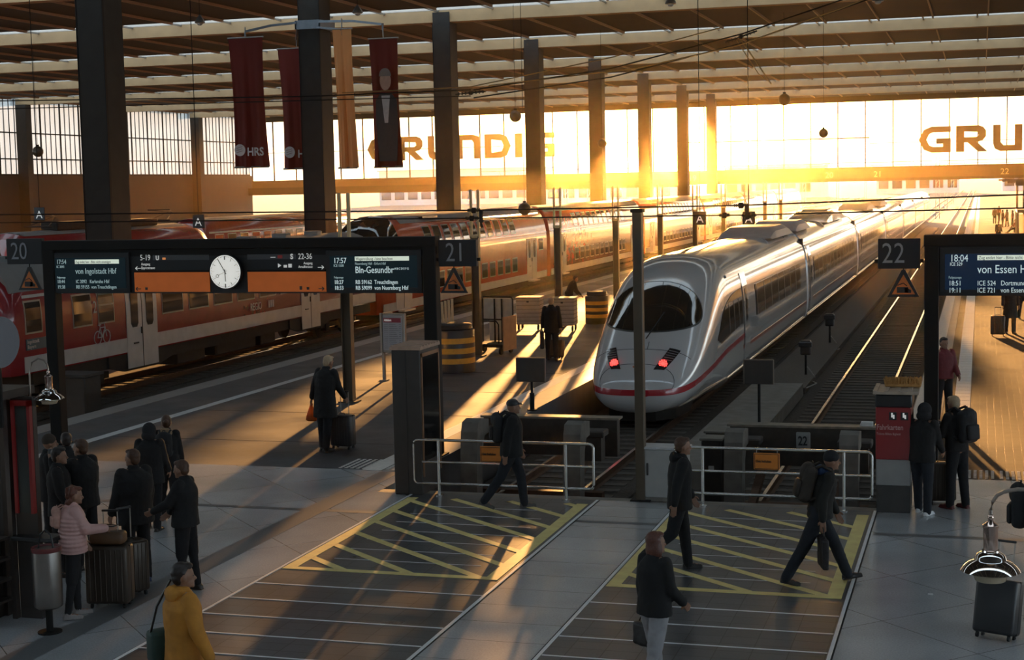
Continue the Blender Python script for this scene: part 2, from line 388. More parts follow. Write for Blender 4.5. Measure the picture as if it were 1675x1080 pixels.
# ground between and outside: ballast, rails, sleepers
GZ = -.98
struct('ground', MB().box(-1800, 1800, 20, 3500, -1.6, GZ), BALL)
pw = MB(); pw.box(EDGE21, EDGE22, PITY, PITY+.25, -1.2, -.001); struct('wall_pit', pw, CONCRETE)
TRK = [-21.6, -25.9, -35.5, -40.2, -50, -54.7, -64, 12.8, 17.5]
def track(cx, y0, y1, near=False):
    t = struct('track', MB().box(cx-1.6, cx+1.6, y0, y1, GZ-.05, GZ+.04), BALL)
    r = MB(); hd = MB()
    for s in (-1, 1):
        x = cx+s*.7525
        r.prism([(x-.07, -.94), (x+.07, -.94), (x+.07, -.925), (x+.012, -.90), (x+.012, -.81), (x+.034, -.80), (x+.034, -.768), (x-.034, -.768), (x-.034, -.80), (x-.012, -.81), (x-.012, -.90), (x-.07, -.925)], y0, y1, 'y')
        hd.box(x-.033, x+.033, y0, y1, -.768, -.762)
    struct('rail', r, RUST, t); struct('rail_head', hd, RAILTOP, t)
    s_ = MB(); n = int(min(y1-y0, 130)/.6)
    for k in range(n): s_.box(cx-1.28, cx+1.28, y0+.2+k*.6, y0+.46+k*.6, -1.0, -.925)
    q = struct('sleepers', s_, SLEEPER, t)
track(-8.05, PITY+.3, 700); track(-3.1, PITY+.3, 700)
for cx in TRK: track(cx, 28 if cx > -30 and cx < 0 else 34, 500)
# crossing connections out in the yard
yd = MB()
for k in range(7):
    a = Vector((-34+k*5.2, 215+k*12, -.9)); b = a + Vector((5.2, 55, 0))
    for s in (-.75, .75): yd.bar(a+Vector((s, 0, .08)), b+Vector((s, 0, .08)), .07, .1)
struct('track_switches', yd, RAILTOP)
# cable trough strip between tracks 21 and 22
st = MB(); st.box(-6.15, -4.75, 30.2, 44, -.98, -.62); struct('service_strip', st, CONCRETE)
s2 = MB(); s2.box(-6.15, -4.75, 44.4, 190, -.98, -.80); struct('service_path', s2, mat('gravel path', (.13, .11, .09), .95, 0, .3, 20, bump=.6))
# ------------------------------------------------------------------ hall: end wall, side wall, roof
YE = 195.0; HX0, HX1 = -95.5, 34.0; ZT = 14.5; ZS = 6.35
GLZ = glass('hall glazing', (.97, .97, .96), .07)
GLZS = glass('frosted side glazing', (.50, .53, .56), .35, diff=(.75, .78, .8))
bm_ = MB(); bm_.box(HX0, HX1, YE, YE+.9, 4.95, ZS)
wb = struct('wall_back', bm_, mat('end wall beam', (.055, .036, .022), .8, 0, .15, .6))
for n, x in (('19', -34.5), ('20', -17.6), ('21', -11.8), ('22', 2.9)):
    text('track_number', n, (x-.7, YE-.03, 5.25), 1.0, mat('beam numerals', (.62, .50, .36), .8), wb, extrude=.02)
lowb = MB(); lowb.box(HX0, -36, YE-1.2, YE-.3, 4.55, 5.5); lowb.box(-36, HX1, YE-1.0, YE-.6, 4.75, 5.1)
struct('beam_soffit', lowb, DARKSTEEL, wb)
ww = MB(); ww.box(HX0, HX1, YE-.1, YE+.5, ZT-.1, ZT+1.6); struct('wall_top', ww, SOFFIT)
win = struct('window_1', MB().box(HX0, HX1, YE+.1, YE+.3, ZS, ZS+.14), DARKSTEEL)
fr = MB()
x = HX0
while x <= HX1: fr.box(x-.06, x+.06, YE+.1, YE+.35, ZS, ZT); x += 3.28
fr.box(-36, -13, YE+.12, YE+.2, 9.95, 10.1); fr.box(-60, -36, YE+.12, YE+.2, 10.2, 10.26); fr.box(-13, HX1, YE+.12, YE+.2, 9.3, 9.35); fr.box(HX0, -60, YE+.12, YE+.2, 10.2, 10.28)
struct('window_frame', fr, DARKSTEEL, win); struct('pane', MB().box(HX0, HX1, YE+.2, YE+.215, ZS, ZT), GLZ, win)
side = struct('wall_left', MB().box(HX0-.8, HX0, 20, YE, -1, 7.2), mat('side wall beam', (.028, .024, .02), .8, 0, .15, .6))
w2 = struct('window_2', MB().box(HX0-.4, HX0-.2, 60, YE, 7.2, 7.4), DARKSTEEL)
sf = MB(); k = 0; y = 60.0
while y < YE:
    wd_ = .22 if k % 4 == 0 else .07
    sf.box(HX0-.30, HX0-.22, y-wd_/2, y+wd_/2, 7.2, 15.25); y += .93; k += 1
for z in (8.9, 11.6): sf.box(HX0-.35, HX0-.2, 60, YE, z, z+.12)
struct('window_frame', sf, DARKSTEEL, w2); struct('pane', MB().box(HX0-.3, HX0-.285, 60, YE, 7.2, 15.25), GLZS, w2)
# roof: dark panels, tan girders, a glazed strip in front of each girder
GY = [11.0, 29.7, 48.4, 67.0, 85.5, 104.2, 122.6, 141.3, 160.5, 178.6]
cl = MB(); gz = MB(); prev = -12.0; RX0, RX1 = -96.4, 34
for y in GY + [YE+.5]:
    cl.box(RX0, RX1, prev, y-2.2 if y < YE else YE+.5, 15.06, 15.4); gz.box(RX0, RX1, y-2.2, y, 15.16, 15.19); prev = y+.7
struct('ceiling', cl, SOFFIT)
sk = struct('window_3', gz, glass('rooflight glass', (.85, .86, .88), .15))
sb = MB()
for y in GY:
    x = RX0+1
    while x < RX1: sb.box(x-.05, x+.05, y-2.2, y, 15.06, 15.16); x += 3.28
struct('window_frame', sb, GALV, sk)
for i, y in enumerate(GY):
    g = MB(); g.box(RX0, RX1, y, y+.7, 14.55, 15.75); g.box(RX0, RX1, y-.04, y+.74, 14.5, 14.56)
    struct('roof_girder', g, TAN)
rb = MB(); x = RX0+1.64
prev = -12
for y in GY+[YE]:
    x = RX0+1.64
    while x < RX1: rb.box(x-.04, x+.04, prev+.75, y-2.2, 14.92, 15.06); x += 3.28
    prev = y
struct('ceiling_ribs', rb, RIB)
bk = MB(); bk.box(-70, 34, -12.5, -12, 0, 8.2); bk.box(-70, 34, -12.5, -12, 10, 16); struct('wall_back_unseen', bk, CONCRETE)  # unseen wall behind the camera, its slot sized to limit fill light
rt_ = MB(); rt_.box(33.6, 34, -12, YE, 5, 15.6); struct('wall_right', rt_, mat('right wall', (.2, .17, .14), .8))
bg_ = MB(); bg_.box(-60.6, -60, -12, 24, 0, 6); struct('wall_left_hall', bg_, CONCRETE)
# columns between platforms
CX = -29.5
cnames = ['big steel column nearest the camera, at the left', 'steel column just right of the dark red hanging banners', 'third steel column, crossing the N of the rooftop lettering', 'fourth steel column, between the I and the G of the lettering', 'fifth steel column, left of the bright sun glare', 'sixth steel column, inside the sun glare', 'seventh steel column, thin in the sun glare', 'last thin steel column before the glazed end wall']
for i, y in enumerate(GY[2:]):
    t = thing('steel_column', cnames[i], 'column', (CX, y, GZ), 0, 'steel columns carrying the hall roof')
    s2 = MB(); s2.box(-.6, .4, .02, 1.2, 0, 14.48-GZ); s2.box(-.6, .4, -.14, .02, 0, 14.48-GZ); s2.box(-.6, .4, -.14, -.045, 14.48-GZ, 15.05-GZ)
    obj('shaft', s2, COLSTEEL, t)
    sm = MB(); sm.box(-.63, -.6, -.16, -.04, .2, 14.4-GZ); sm.box(.4, .43, -.16, -.04, .2, 14.4-GZ); obj('edge_strip', sm, DARKSTEEL, t)
    bs = MB(); bs.box(-.8, .6, -.34, 1.4, 0, 1.0); obj('base', bs, CONCRETE, t)
for i, y in enumerate(GY[7:]):
    t = thing('steel_column', ['steel column of the left glazed wall, nearest', 'steel column of the left glazed wall, middle', 'steel column of the left glazed wall, farthest, half behind a banner'][i], 'column', (HX0+.6, y, GZ), 0, 'columns of the left glazed wall')
    obj('shaft', MB().box(-.6, .6, -.5, .5, 0, 14.5-GZ), COLSTEEL, t)
# big wall lettering
def letters(label, x0, zz, group='wall lettering'):
    t = thing('wall_lettering', label, 'lettering', (x0, YE-.2, zz), 0, group)
    LM = mat('sign letter brown', (.10, .045, .015), .6, 0, .1)
    H = 3.1; th = .78; xx = 0.0
    def part(polys, w):
        nonlocal xx
        b = MB()
        for p in polys: b.prism([(xx+q[0]*w, q[1]*H) for q in p], -.12, .12, 'y')
        obj('letter', b, LM, t); xx += w + .62
    tw = .26
    for ch in 'GRUNDIG':
        if ch == 'G': part([[(0, .5), (.16, .88), (.4, 1), (1, 1), (1, .78), (.45, .78), (.33, .72), (.24, .5)], [(0, .5), (.24, .5), (.33, .28), (.45, .22), (.76, .22), (.76, .34), (.55, .34), (.55, .54), (1, .54), (1, 0), (.4, 0), (.16, .12)]], 3.7)
        if ch == 'R': part([[(0, 0), (.26, 0), (.26, 1), (0, 1)], [(.26, .78), (.26, 1), (.72, 1), (.86, .94), (.7, .75)], [(.7, .75), (.86, .94), (.95, .8), (.95, .58), (.72, .62)], [(.72, .62), (.95, .58), (.84, .42), (.62, .36), (.26, .36), (.26, .56), (.64, .56)], [(.36, .37), (.66, .37), (1, 0), (.7, 0)]], 3.6)
        if ch == 'U': part([[(0, 1), (.26, 1), (.26, .34), (0, .3)], [(0, .3), (.26, .34), (.36, .22), (.36, 0), (.24, 0), (.06, .1)], [(.36, 0), (.36, .22), (.74, .22), (.74, 0)], [(.74, 0), (.74, 1), (1, 1), (1, 0)]], 3.3)
        if ch == 'N': part([[(0, 0), (0, 1), (.26, 1), (.26, 0)], [(.26, .78), (.26, 1), (.7, 1), (.66, .78)], [(.66, .78), (.7, 1), (.94, .92), (1, .72), (.74, .66)], [(.74, 0), (.74, .66), (1, .72), (1, 0)]], 3.3)
        if ch == 'D': part([[(0, 0), (0, 1), (.25, 1), (.25, 0)], [(.25, .78), (.25, 1), (.6, 1), (.84, .9), (.66, .72)], [(.66, .72), (.84, .9), (1, .5), (.75, .5)], [(.75, .5), (1, .5), (.84, .1), (.66, .28)], [(.66, .28), (.84, .1), (.6, 0), (.25, 0), (.25, .22)]], 3.5)
        if ch == 'I': part([[(0, 0), (1, 0), (1, 1), (0, 1)]], .95)
    return t
letters('brown GRUNDIG lettering on the end wall glazing, left, behind the columns', -78.3, 8.75)
letters('brown GRU lettering on the end wall glazing at the right edge of the picture', -7.2, 8.0)
# far background outside the hall
far = MB(); random.seed(5)
FB = mat('far building', (.33, .31, .29), .9, 0, .2, .1)
bldn = 0
for (x, w, y, h, lab) in ((-205, 60, 520, 12, 'long low station building far left beyond the hall'), (-135, 48, 470, 9, 'pale low building behind the far tracks at left'), (-85, 34, 540, 11, 'pale flat-roofed building far behind the red double-deck train'), (-38, 30, 610, 9, 'far hazy building behind the white train'), (8, 22, 640, 8, 'hazy signal building straight above the empty track')):
    t = thing('far_building', lab, 'building', (x, y, GZ)); obj('wall', MB().box(0, w, 0, 14, 0, h), FB, t)
    for k in range(int(w/5)):
        obj('window', MB().box(.8+k*5, 4.4+k*5, -.06, .1, 2, 5), WINDOW, t)
    obj('roof', MB().box(-.5, w+.5, -.6, 14.6, h, h+.5), ROOFG, t)
def catmast(x, y, h, lab, span=None, grp='catenary masts beyond the hall'):
    t = thing('catenary_mast', lab, 'mast', (x, y, GZ), 0, grp)
    b = MB()
    for s in (-.25, .25): b.box(s-.06, s+.06, -.1, .1, 0, h)
    k = 0
    while k*1.0 < h-1: b.bar((-.25, 0, k*1.0), (.25, 0, k*1.0+.9), .05); k += 1
    obj('lattice', b, GALV, t)
    if span: 
        g = MB(); g.tube([(.35, 0, h-.6), (span, 0, h-.6)], .06, 6); g.tube([(.35, 0, h-1.8), (span, 0, h-1.8)], .05, 6)
        k = .5
        while k < span-.7: g.tube([(k, 0, h-.6), (k+.6, 0, h-1.8)], .03, 4); k += 3
        obj('cross_span', g, DARKSTEEL, t)
    return t
i = 0
for y in (235, 290, 360, 450):
    for x in (-76, -58, -31, -6, 12):
        catmast(x, y, 9.0, 'lattice catenary mast in the yard beyond the end wall', (17.4 if x < -70 else 26.2 if x < -50 else 24.2 if x < -20 else 17.2) if x < 0 else None)
# ------------------------------------------------------------------ trains
RZ = -.76
def lerp(tab, s):
    if s <= tab[0][0]: return tab[0][1]
    for (a, va), (b, vb) in zip(tab, tab[1:]):
        if s <= b:
            u = (s-a)/(b-a); return va+(vb-va)*u
    return tab[-1][1]
def smooth_tab(tab, s, h=.25):
    n = 5; return sum(lerp(tab, max(0, s+(k-2)*h*min(1, s)/2)) for k in range(n))/n
ICE_SEC = [(0, 3.89), (.22, 3.875), (.44, 3.81), (.62, 3.70), (.76, 3.53), (.86, 3.28), (.93, 2.95), (.97, 2.5), (.99, 2.0), (1, 1.5), (1, 1.05), (.985, .75), (.95, .50), (.87, .34), (.72, .28), (.4, .27), (0, .27)]
def ice_pt(s, t, X0, Y0, side=1):
    """t 0..16 along half section"""
    i = min(int(t), 15); u = t-i
    x = ICE_SEC[i][0]*(1-u)+ICE_SEC[i+1][0]*u; z = ICE_SEC[i][1]*(1-u)+ICE_SEC[i+1][1]*u
    zt = smooth_tab([(0, .14), (.12, .34), (.4, .62), (.9, .95), (1.5, 1.36), (2.2, 1.86), (3, 2.38), (3.7, 2.75), (4.5, 3.0), (5.5, 3.11), (7, 3.13)], s)
    w = smooth_tab([(0, .34), (.06, .66), (.2, .93), (.5, 1.14), (1, 1.29), (1.8, 1.40), (3, 1.46), (4.2, 1.475)], s)
    zb = lerp([(0, -.16), (.05, -.38), (.2, -.52), (.8, -.58), (6, -.56), (25, -.5)], s)
    zz = (z-.27)/(3.89-.27)
    # towards the nose the section becomes a rounder ellipse
    k = max(0.0, 1-s/5.0)**1.0
    ang = math.pi*(t/16.0); ex = math.sin(ang)**.8; ez = .5+.5*(abs(math.cos(ang))**.85)*(1 if math.cos(ang) > 0 else -1)
    x = x*(1-k)+ex*k; zz = zz*(1-k)+ez*k
    return Vector((X0+side*w*x, Y0+s, zb+zz*(zt-zb)))
def ice_x(s, z, X0, Y0, side=1, eps=.006, tmin=1.0):
    """surface point on the side at height z"""
    lo, hi = 0.0, 13.0
    for _ in range(24):
        m_ = (lo+hi)/2
        if ice_pt(s, m_, X0, Y0, side).z > z: lo = m_
        else: hi = m_
    p = ice_pt(s, (lo+hi)/2, X0, Y0, side); p.x += side*eps
    return p
def ice_strip(mb, rows, X0, Y0, side=1, nz=4, eps=.006):
    """rows: (s, zlow, zhigh)"""
    rr = [[ice_x(s, a+(b-a)*k/nz, X0, Y0, side, eps) for k in range(nz+1)] for s, a, b in rows]
    n = nz+1; vs = [p for r in rr for p in r]; fs = []
    for i in range(len(rr)-1):
        for k in range(nz): fs.append((i*n+k, i*n+k+1, (i+1)*n+k+1, (i+1)*n+k))
    mb.add(vs, fs)
    return mb
def thick(me, d):
    """give a surface patch a real thickness, outwards"""
    bm = bmesh.new(); bm.from_mesh(me); bmesh.ops.recalc_face_normals(bm, faces=bm.faces[:])
    r = bmesh.ops.solidify(bm, geom=bm.faces[:], thickness=d); bm.to_mesh(me); bm.free(); return me
IX, IY = -8.05, 36.9
def ice_body(y0, y1, nose):
    ss = [0, .03, .07, .13, .2, .3, .42, .56, .72, .9, 1.1, 1.3, 1.55, 1.8, 2.1, 2.4, 2.7, 3.0, 3.3, 3.6, 3.9, 4.2, 4.6, 5, 5.5, 6, 6.6, 7.3, 9, 12, 16, 20, y1-y0] if nose else [0, .12, .4, (y1-y0)/2, y1-y0-.4, y1-y0-.12, y1-y0]
    rr = []
    for s in ss:
        ring = []
        se = s if nose else 30
        ts = [k*.5 for k in range(33)]
        sh = 1.0
        if not nose and (s < .1 or s > y1-y0-.1): sh = .93
        for side in (1, -1):
            for t in (ts if side == 1 else ts[-2:0:-1]):
                p = ice_pt(se, t, 0, 0, side); ring.append(Vector((IX+p.x*sh, y0+s, p.z if sh == 1 else 1.3+(p.z-1.3)*.95)))
        rr.append(ring)
    return MB().rings(rr)
def ice_car(y0, y1, label, nose=False, idx=0):
    t = thing('high_speed_train' if nose else 'train_coach', label, 'train', (0, 0, 0), 0, None if nose else 'following coaches of the white high-speed train')
    obj('body', ice_body(y0, y1, nose), ICEW, t, smooth=40)
    off = y0-IY
    rows = [(8.0, 1.02, 1.92)] if nose else [(2.4, 1.02, 1.92)]
    L = y1-y0
    def S(mb, a, b, z0, z1, side, eps=.008):
        # straight part of the body: constant section
        rr = []
        for s in (a, b):
            r = []
            for k in range(7):
                q = ice_x(30, z0+(z1-z0)*k/6, 0, 0, side, eps); r.append(Vector((IX+q.x, y0+s, q.z)))
            rr.append(r)
        n = 7; mb.add([p for r in rr for p in r], [(k, k+1, n+k+1, n+k) for k in range(n-1)])
    for side in (1, -1):
        b = MB(); S(b, 11.0 if nose else 2.5, L-2.2, .98, 1.92, side)
        wb_ = obj('window_band', thick(b.mesh(), .006), mat('smoked train glass', (.10, .085, .07), .05, 0, 0, coat=1), t)
        s = 11.2 if nose else 2.7
        while s < L-2.4: pl = MB(); S(pl, s, s+.05, .98, 1.92, side, .018); obj('window_post', thick(pl.mesh(), .004), BLACKP, wb_); s += 1.75
        st = MB(); S(st, 8.2 if nose else .3, L-.3, .22, .33, side); obj('red_stripe', thick(st.mesh(), .004), mat('faded stripe', (.42, .10, .06), .25, 0, .05, coat=.8), t)
        for ds in ([8.4] if nose else [.75]):
            d = MB(); S(d, ds, ds+1.0, -.12, 2.45, side, .010); do = obj('door', thick(d.mesh(), .01), ICEW, t)
            for u in (ds, ds+1.0):
                q = MB(); S(q, u-.02, u+.02, -.12, 2.45, side, .014); obj('door_seam', thick(q.mesh(), .004), BLACKP, do)
            q = MB(); S(q, ds+.34, ds+.66, 1.0, 1.95, side, .022); obj('door_window', thick(q.mesh(), .004), WINDOW, do)
        g = MB(); S(g, 5.2 if nose else .3, L-.25, -.40, -.30, side, .03); obj('skirt_rail', thick(g.mesh(), .02), mat('bright skirt edge', (.7, .64, .55), .15, .9, 0), t)
        g = MB(); S(g, 6.0 if nose else .3, L-.25, 2.42, 2.50, side, .02); obj('rain_gutter', thick(g.mesh(), .015), ICEW, t)
    for by in ((4.6, L-4) if nose else (3.2, L-3.2)):
        bo = MB()
        for dy in (-1.25, 1.25):
            for s in (-1, 1): bo.cyl((IX+s*.68, y0+by+dy, RZ+.46), (IX+s*.80, y0+by+dy, RZ+.46), .46, n=20)
            bo.cyl((IX-.8, y0+by+dy, RZ+.46), (IX+.8, y0+by+dy, RZ+.46), .09)
        for s in (-1, 1): bo.box(IX+s*1.0-.1, IX+s*1.0+.1, y0+by-1.7, y0+by+1.7, RZ+.3, RZ+.62)
        obj('bogie', bo, UNDER, t, smooth=30)
    gw = MB(); gw.box(IX-1.28, IX+1.28, y1-.02, y1+.42, -.3, 2.75); obj('gangway', gw, RUBBER, t)
    return t
ice = ice_car(IY, 62.4, 'white high-speed train power car with sloping oval windscreen and red tail lights', True)
# windscreen
def nose_patch(fn, nr=10, na=40, eps=.012):
    rr = [[fn(r/nr, 2*math.pi*a/na) for a in range(na)] for r in range(1, nr+1)]
    c = fn(0, 0); mb = MB(); vs = [p for r in rr for p in r]+[c]; fs = []
    for i in range(nr-1):
        for a in range(na): k = (a+1) % na; fs.append((i*na+a, i*na+k, (i+1)*na+k, (i+1)*na+a))
    for a in range(na): fs.append((len(vs)-1, a, (a+1) % na))
    mb.add(vs, fs); return mb
def nose_st(s, t, eps=.0):
    side = 1 if t >= 0 else -1
    return ice_pt(s, abs(t), IX, IY, side)
def screen_f(grow):
    def f(r, a):
        ss = 2.36 + math.cos(a)*(.86+grow)*r
        tt = math.sin(a)*(4.7+grow*5)*r*(1.0 + .20*math.cos(a))
        return nose_st(ss, tt)
    return f
me = thick(nose_patch(screen_f(.04)).mesh(), .010); o1 = obj('windscreen_rim', me, mat('rim rubber', (.05, .045, .04), .3, 0, 0), ice, smooth=60)
me = thick(nose_patch(screen_f(0)).mesh(), .016); o2 = obj('windscreen', me, mat('windscreen glass', (.030, .024, .018), .03, 0, 0, coat=1), ice, smooth=60)
wp = MB(); wp.bar(nose_st(1.25, .1)+Vector((0, -.03, .02)), nose_st(2.1, 1.0)+Vector((0, -.03, .03)), .02); obj('wiper', wp, RUBBER, ice)
# nose cowl seams, number slot and coupler cover seam
def line_on(pts, r=.008):
    return MB().tube([p for p in pts], r, 5)
obj('coupler_cover_seam', line_on([nose_st(.20+.28*abs(math.sin(a))**.6*(1), 8.6*math.sin(a)) if False else nose_st(.46-.30*(abs(k)/9.0)**3, k*.8) for k in range(-9, 10) for a in (0,)]), BLACKP, ice)
obj('hood_seam', line_on([nose_st(1.16-.25*math.cos(k*math.pi/20)+.02, k*.62) for k in range(-9, 10)]), BLACKP, ice)
obj('hood_seam', line_on([nose_st(.92+k*.05, .35) for k in range(6)]), BLACKP, ice)
for side, lab in ((-1, 'left tail light, glowing red'), (1, 'right tail light, glowing red')):
    # light cluster: slanted housing with a red lamp disc
    fp = lambda r_, c_: nose_st(.34+.72*r_+.05*c_, side*(1.65 + .75*r_ + 1.35*c_))
    mb = MB(); vs = []; fs = []
    for i in range(7):
        for j in range(6): vs.append(fp(i/6, j/5))
    for i in range(6):
        for j in range(5): fs.append((i*6+j, i*6+j+1, (i+1)*6+j+1, (i+1)*6+j))
    mb.add(vs, fs); hz = obj('tail_light', thick(mb.mesh(), .012), mat('lamp housing', (.05, .045, .045), .15, .3, 0, coat=1), ice, label=lab)
    ctr = fp(.24, .45)
    nrm = Vector((side*.16, -.86, .48)).normalized()
    q = nrm.to_track_quat('Z', 'Y').to_matrix().to_4x4(); q.translation = ctr+nrm*.015
    dd = MB()
    for (u, v) in [(0, 0)]+[(math.cos(a)*.045, math.sin(a)*.045) for a in [k*math.pi/3 for k in range(6)]]+[(math.cos(a)*.088, math.sin(a)*.088) for a in [k*math.pi/5 for k in range(10)]]:
        dd.cyl(q @ Vector((u, v, 0)), q @ Vector((u, v, .03)), .022, n=8)
    obj('red_lamp', dd, mat('tail lamp red', (.8, .03, .03), .3, 0, 0, emit=(1, .05, .04), estr=2.6), hz)
    sl2 = MB()
    for k in range(5):
        a = fp(.45+.11*k, .08)+nrm*.02; b = fp(.45+.11*k, .95)+nrm*.02; sl2.bar(a, b, .014)
    obj('lamp_slats', sl2, mat('lamp slat', (.35, .33, .32), .3, .6, 0), hz)
ft = MB(); ft.rbox(IX-.12, IX+.12, IY+.36, IY+.46, .50, .62, .015); obj('centre_marker', ft, mat('marker lamp', (.45, .16, .08), .3, 0, 0), ice)
# red stripe round the nose
rr = []
for k in range(-64, 65):
    u = abs(k)/64.0; side = 1 if k >= 0 else -1
    if u < .3:
        th = u/.3; s = .0+.02; tt = None
    s = 9.0*max(0, (u-.12)/.88)**2.0
    z = lerp([(0, .0), (.5, .05), (2, .22), (5, .50), (9, .62)], s)
    rr.append((s, z, side, u))
rs = MB(); vs = []
for s, z, side, u in rr:
    if s < .02:
        w0 = .34*u/.12
        for dz in (-.075, .0, .075):
            p = ice_x(.004, z+dz, IX, IY, side, 0); vs.append(Vector((IX+(p.x-IX)*min(1, u/.12), IY-.012, z+dz)))
    else:
        for dz in (-.075, .0, .075):
            p = ice_x(s, z+dz, IX, IY, side, .006); p.y -= .006; vs.append(p)
n = 3; fs = []
for i in range(len(rr)-1):
    for k in range(2): fs.append((i*n+k, i*n+k+1, (i+1)*n+k+1, (i+1)*n+k))
rs.add(vs, fs); obj('red_stripe', thick(rs.mesh(), .006), ICERED, ice, smooth=60)
for side in (1, -1):
    b = MB(); ice_strip(b, [(3.6, .93, .97), (4.2, .78, 1.35), (4.8, .82, 1.62), (5.5, .88, 1.80), (6.3, .93, 1.92), (7.2, .97, 1.98), (8.15, .99, 2.0)], IX, IY, side, 6, .008)
    o = obj('cab_side_window', thick(b.mesh(), .006), WINDOW, ice, smooth=40)
    for s in (5.6, 6.5, 7.4): po = MB(); ice_strip(po, [(s, .93, 1.75), (s+.05, .93, 1.75)], IX, IY, side, 6, .02); obj('window_post', thick(po.mesh(), .004), BLACKP, o)
    lp = MB(); ice_strip(lp, [(.7, -.42, -.40), (1.5, -.40, -.32), (3, -.36, -.26), (5.3, -.34, -.24)], IX, IY, side, 2, .02); obj('skirt_rail', thick(lp.mesh(), .02), mat('bright skirt edge', (.7, .64, .55)), ice)
pl_ = MB(); pl_.prism([(IX-.85, IY+.9), (IX-.45, IY+.35), (IX+.45, IY+.35), (IX+.85, IY+.9), (IX+.95, IY+2.4), (IX-.95, IY+2.4)], -.74, -.5, 'z'); obj('snow_plough', pl_, UNDER, ice)
cy = 62.85; names = ['second coach of the white train, with the big arched roof cover', 'third coach of the white train, behind the number 22 sign', 'fourth coach of the white high-speed train', 'fifth coach of the white high-speed train', 'sixth coach of the white high-speed train', 'last visible coach of the white high-speed train']
ICECARS = []
for i in range(6):
    Lc = 26.2; ICECARS.append(ice_car(cy, cy+Lc, names[i], False, i)); cy += Lc+.45
def hood(y0, y1, w, h, parent, m_, arch=False):
    b = MB(); rr = []
    n = 9
    for i in range(n):
        u = i/(n-1); y = y0+(y1-y0)*u; k = math.sin(math.pi*u)**.5 if arch else min(1, u*6, (1-u)*6)
        k = max(k, .04)
        rr.append([Vector((IX-w/2, y, 3.02)), Vector((IX-w/2*.93, y, 3.05+h*.6*k)), Vector((IX-w/2*.75, y, 3.05+h*k)), Vector((IX+w/2*.75, y, 3.05+h*k)), Vector((IX+w/2*.93, y, 3.05+h*.6*k)), Vector((IX+w/2, y, 3.02))])
    b.rings(rr); return obj('roof_cover', b, m_, parent, smooth=30)
HOODM = mat('roof cover grey', (.36, .33, .31), .45, .2, .1)
hood(55.5, 61.8, 2.0, .36, ice, HOODM)
h2 = hood(63.3, 68.5, 2.0, .36, ICECARS[0], HOODM)
hood(76.0, 86.5, 2.1, .50, ICECARS[0], ICEW, True); 
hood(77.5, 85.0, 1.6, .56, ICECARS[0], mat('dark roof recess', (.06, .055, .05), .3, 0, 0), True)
hood(104, 112, 2.0, .4, ICECARS[1], HOODM); hood(118, 127, 2.0, .5, ICECARS[2], HOODM, True)
hl = MB(); hl.box(IX+.55, IX+.95, 60.0, 61.3, 3.0, 3.06); obj('roof_hatch', hl, BLACKP, ice)

# --- red trains
REG_SEC = [(0, 4.05), (.35, 4.0), (.65, 3.85), (.84, 3.6), (.94, 3.25), (.985, 2.9), (1, 2.5), (1, 1.15), (.995, 1.08)]
DD_SEC = [(0, 4.63), (.35, 4.58), (.58, 4.45), (.74, 4.2), (.86, 3.85), (.94, 3.45), (.98, 3.1), (1, 2.7), (1, 1.0), (.985, .5), (.96, .45)]
def sec_x(sec, z, w):
    for (xa, za), (xb, zb) in zip(sec, sec[1:]):
        if za >= z >= zb: return w*(xa+(xb-xa)*(za-z)/max(za-zb, 1e-6))
    return w
def loft_train(mb, sec, w, X0, ys):
    """ys: list of (y, width scale, top scale)"""
    rr = []
    for y, k, zt in ys:
        ring = []
        for side in (1, -1):
            for (x, z) in (sec if side == 1 else sec[::-1]): ring.append(Vector((X0+side*x*w*k, y, RZ+(z if z < 1.2 else 1.2+(z-1.2)*zt))))
        rr.append(ring)
    return mb.rings(rr)
def side_patch(sec, w, X0, y0, y1, z0, z1, side=1, eps=.012, th=.01, nz=5, mb=None, r=0):
    """rectangle on the car side, z above rail"""
    m_ = mb or MB(); rr = []
    zs = [z0+(z1-z0)*k/nz for k in range(nz+1)]
    a = [Vector((X0+side*(sec_x(sec, z, w)+eps), y0, RZ+z)) for z in zs]; b = [Vector((X0+side*(sec_x(sec, z, w)+eps), y1, RZ+z)) for z in zs]
    c = [p-Vector((side*th, 0, 0)) for p in a]; d = [p-Vector((side*th, 0, 0)) for p in b]
    n = nz+1; o = len(m_.v); vs = a+b+c+d; fs = []
    for k in range(nz): fs += [(k, k+1, n+k+1, n+k), (2*n+k, 3*n+k, 3*n+k+1, 2*n+k+1), (k, 2*n+k, 2*n+k+1, k+1), (n+k, n+k+1, 3*n+k+1, 3*n+k)]
    fs += [(0, n, 3*n, 2*n), (nz, 2*n+nz, 3*n+nz, n+nz)]
    m_.add(vs, fs); return m_
def bogie(X0, yc, parent):
    b = MB()
    for dy in (-1.25, 1.25):
        for s in (-1, 1):
            b.cyl((X0+s*.68, yc+dy, RZ+.46), (X0+s*.80, yc+dy, RZ+.46), .46, n=20); b.rbox(X0+s*1.05-.14, X0+s*1.05+.14, yc+dy-.18, yc+dy+.18, RZ+.3, RZ+.6, .03)
        b.cyl((X0-.8, yc+dy, RZ+.46), (X0+.8, yc+dy, RZ+.46), .08)
    for s in (-1, 1):
        b.box(X0+s*1.05-.07, X0+s*1.05+.07, yc-1.8, yc+1.8, RZ+.42, RZ+.62); b.cyl((X0+s*1.05, yc, RZ+.3), (X0+s*1.05, yc, RZ+.75), .12)
    obj('bogie', b, UNDER, parent, smooth=30)
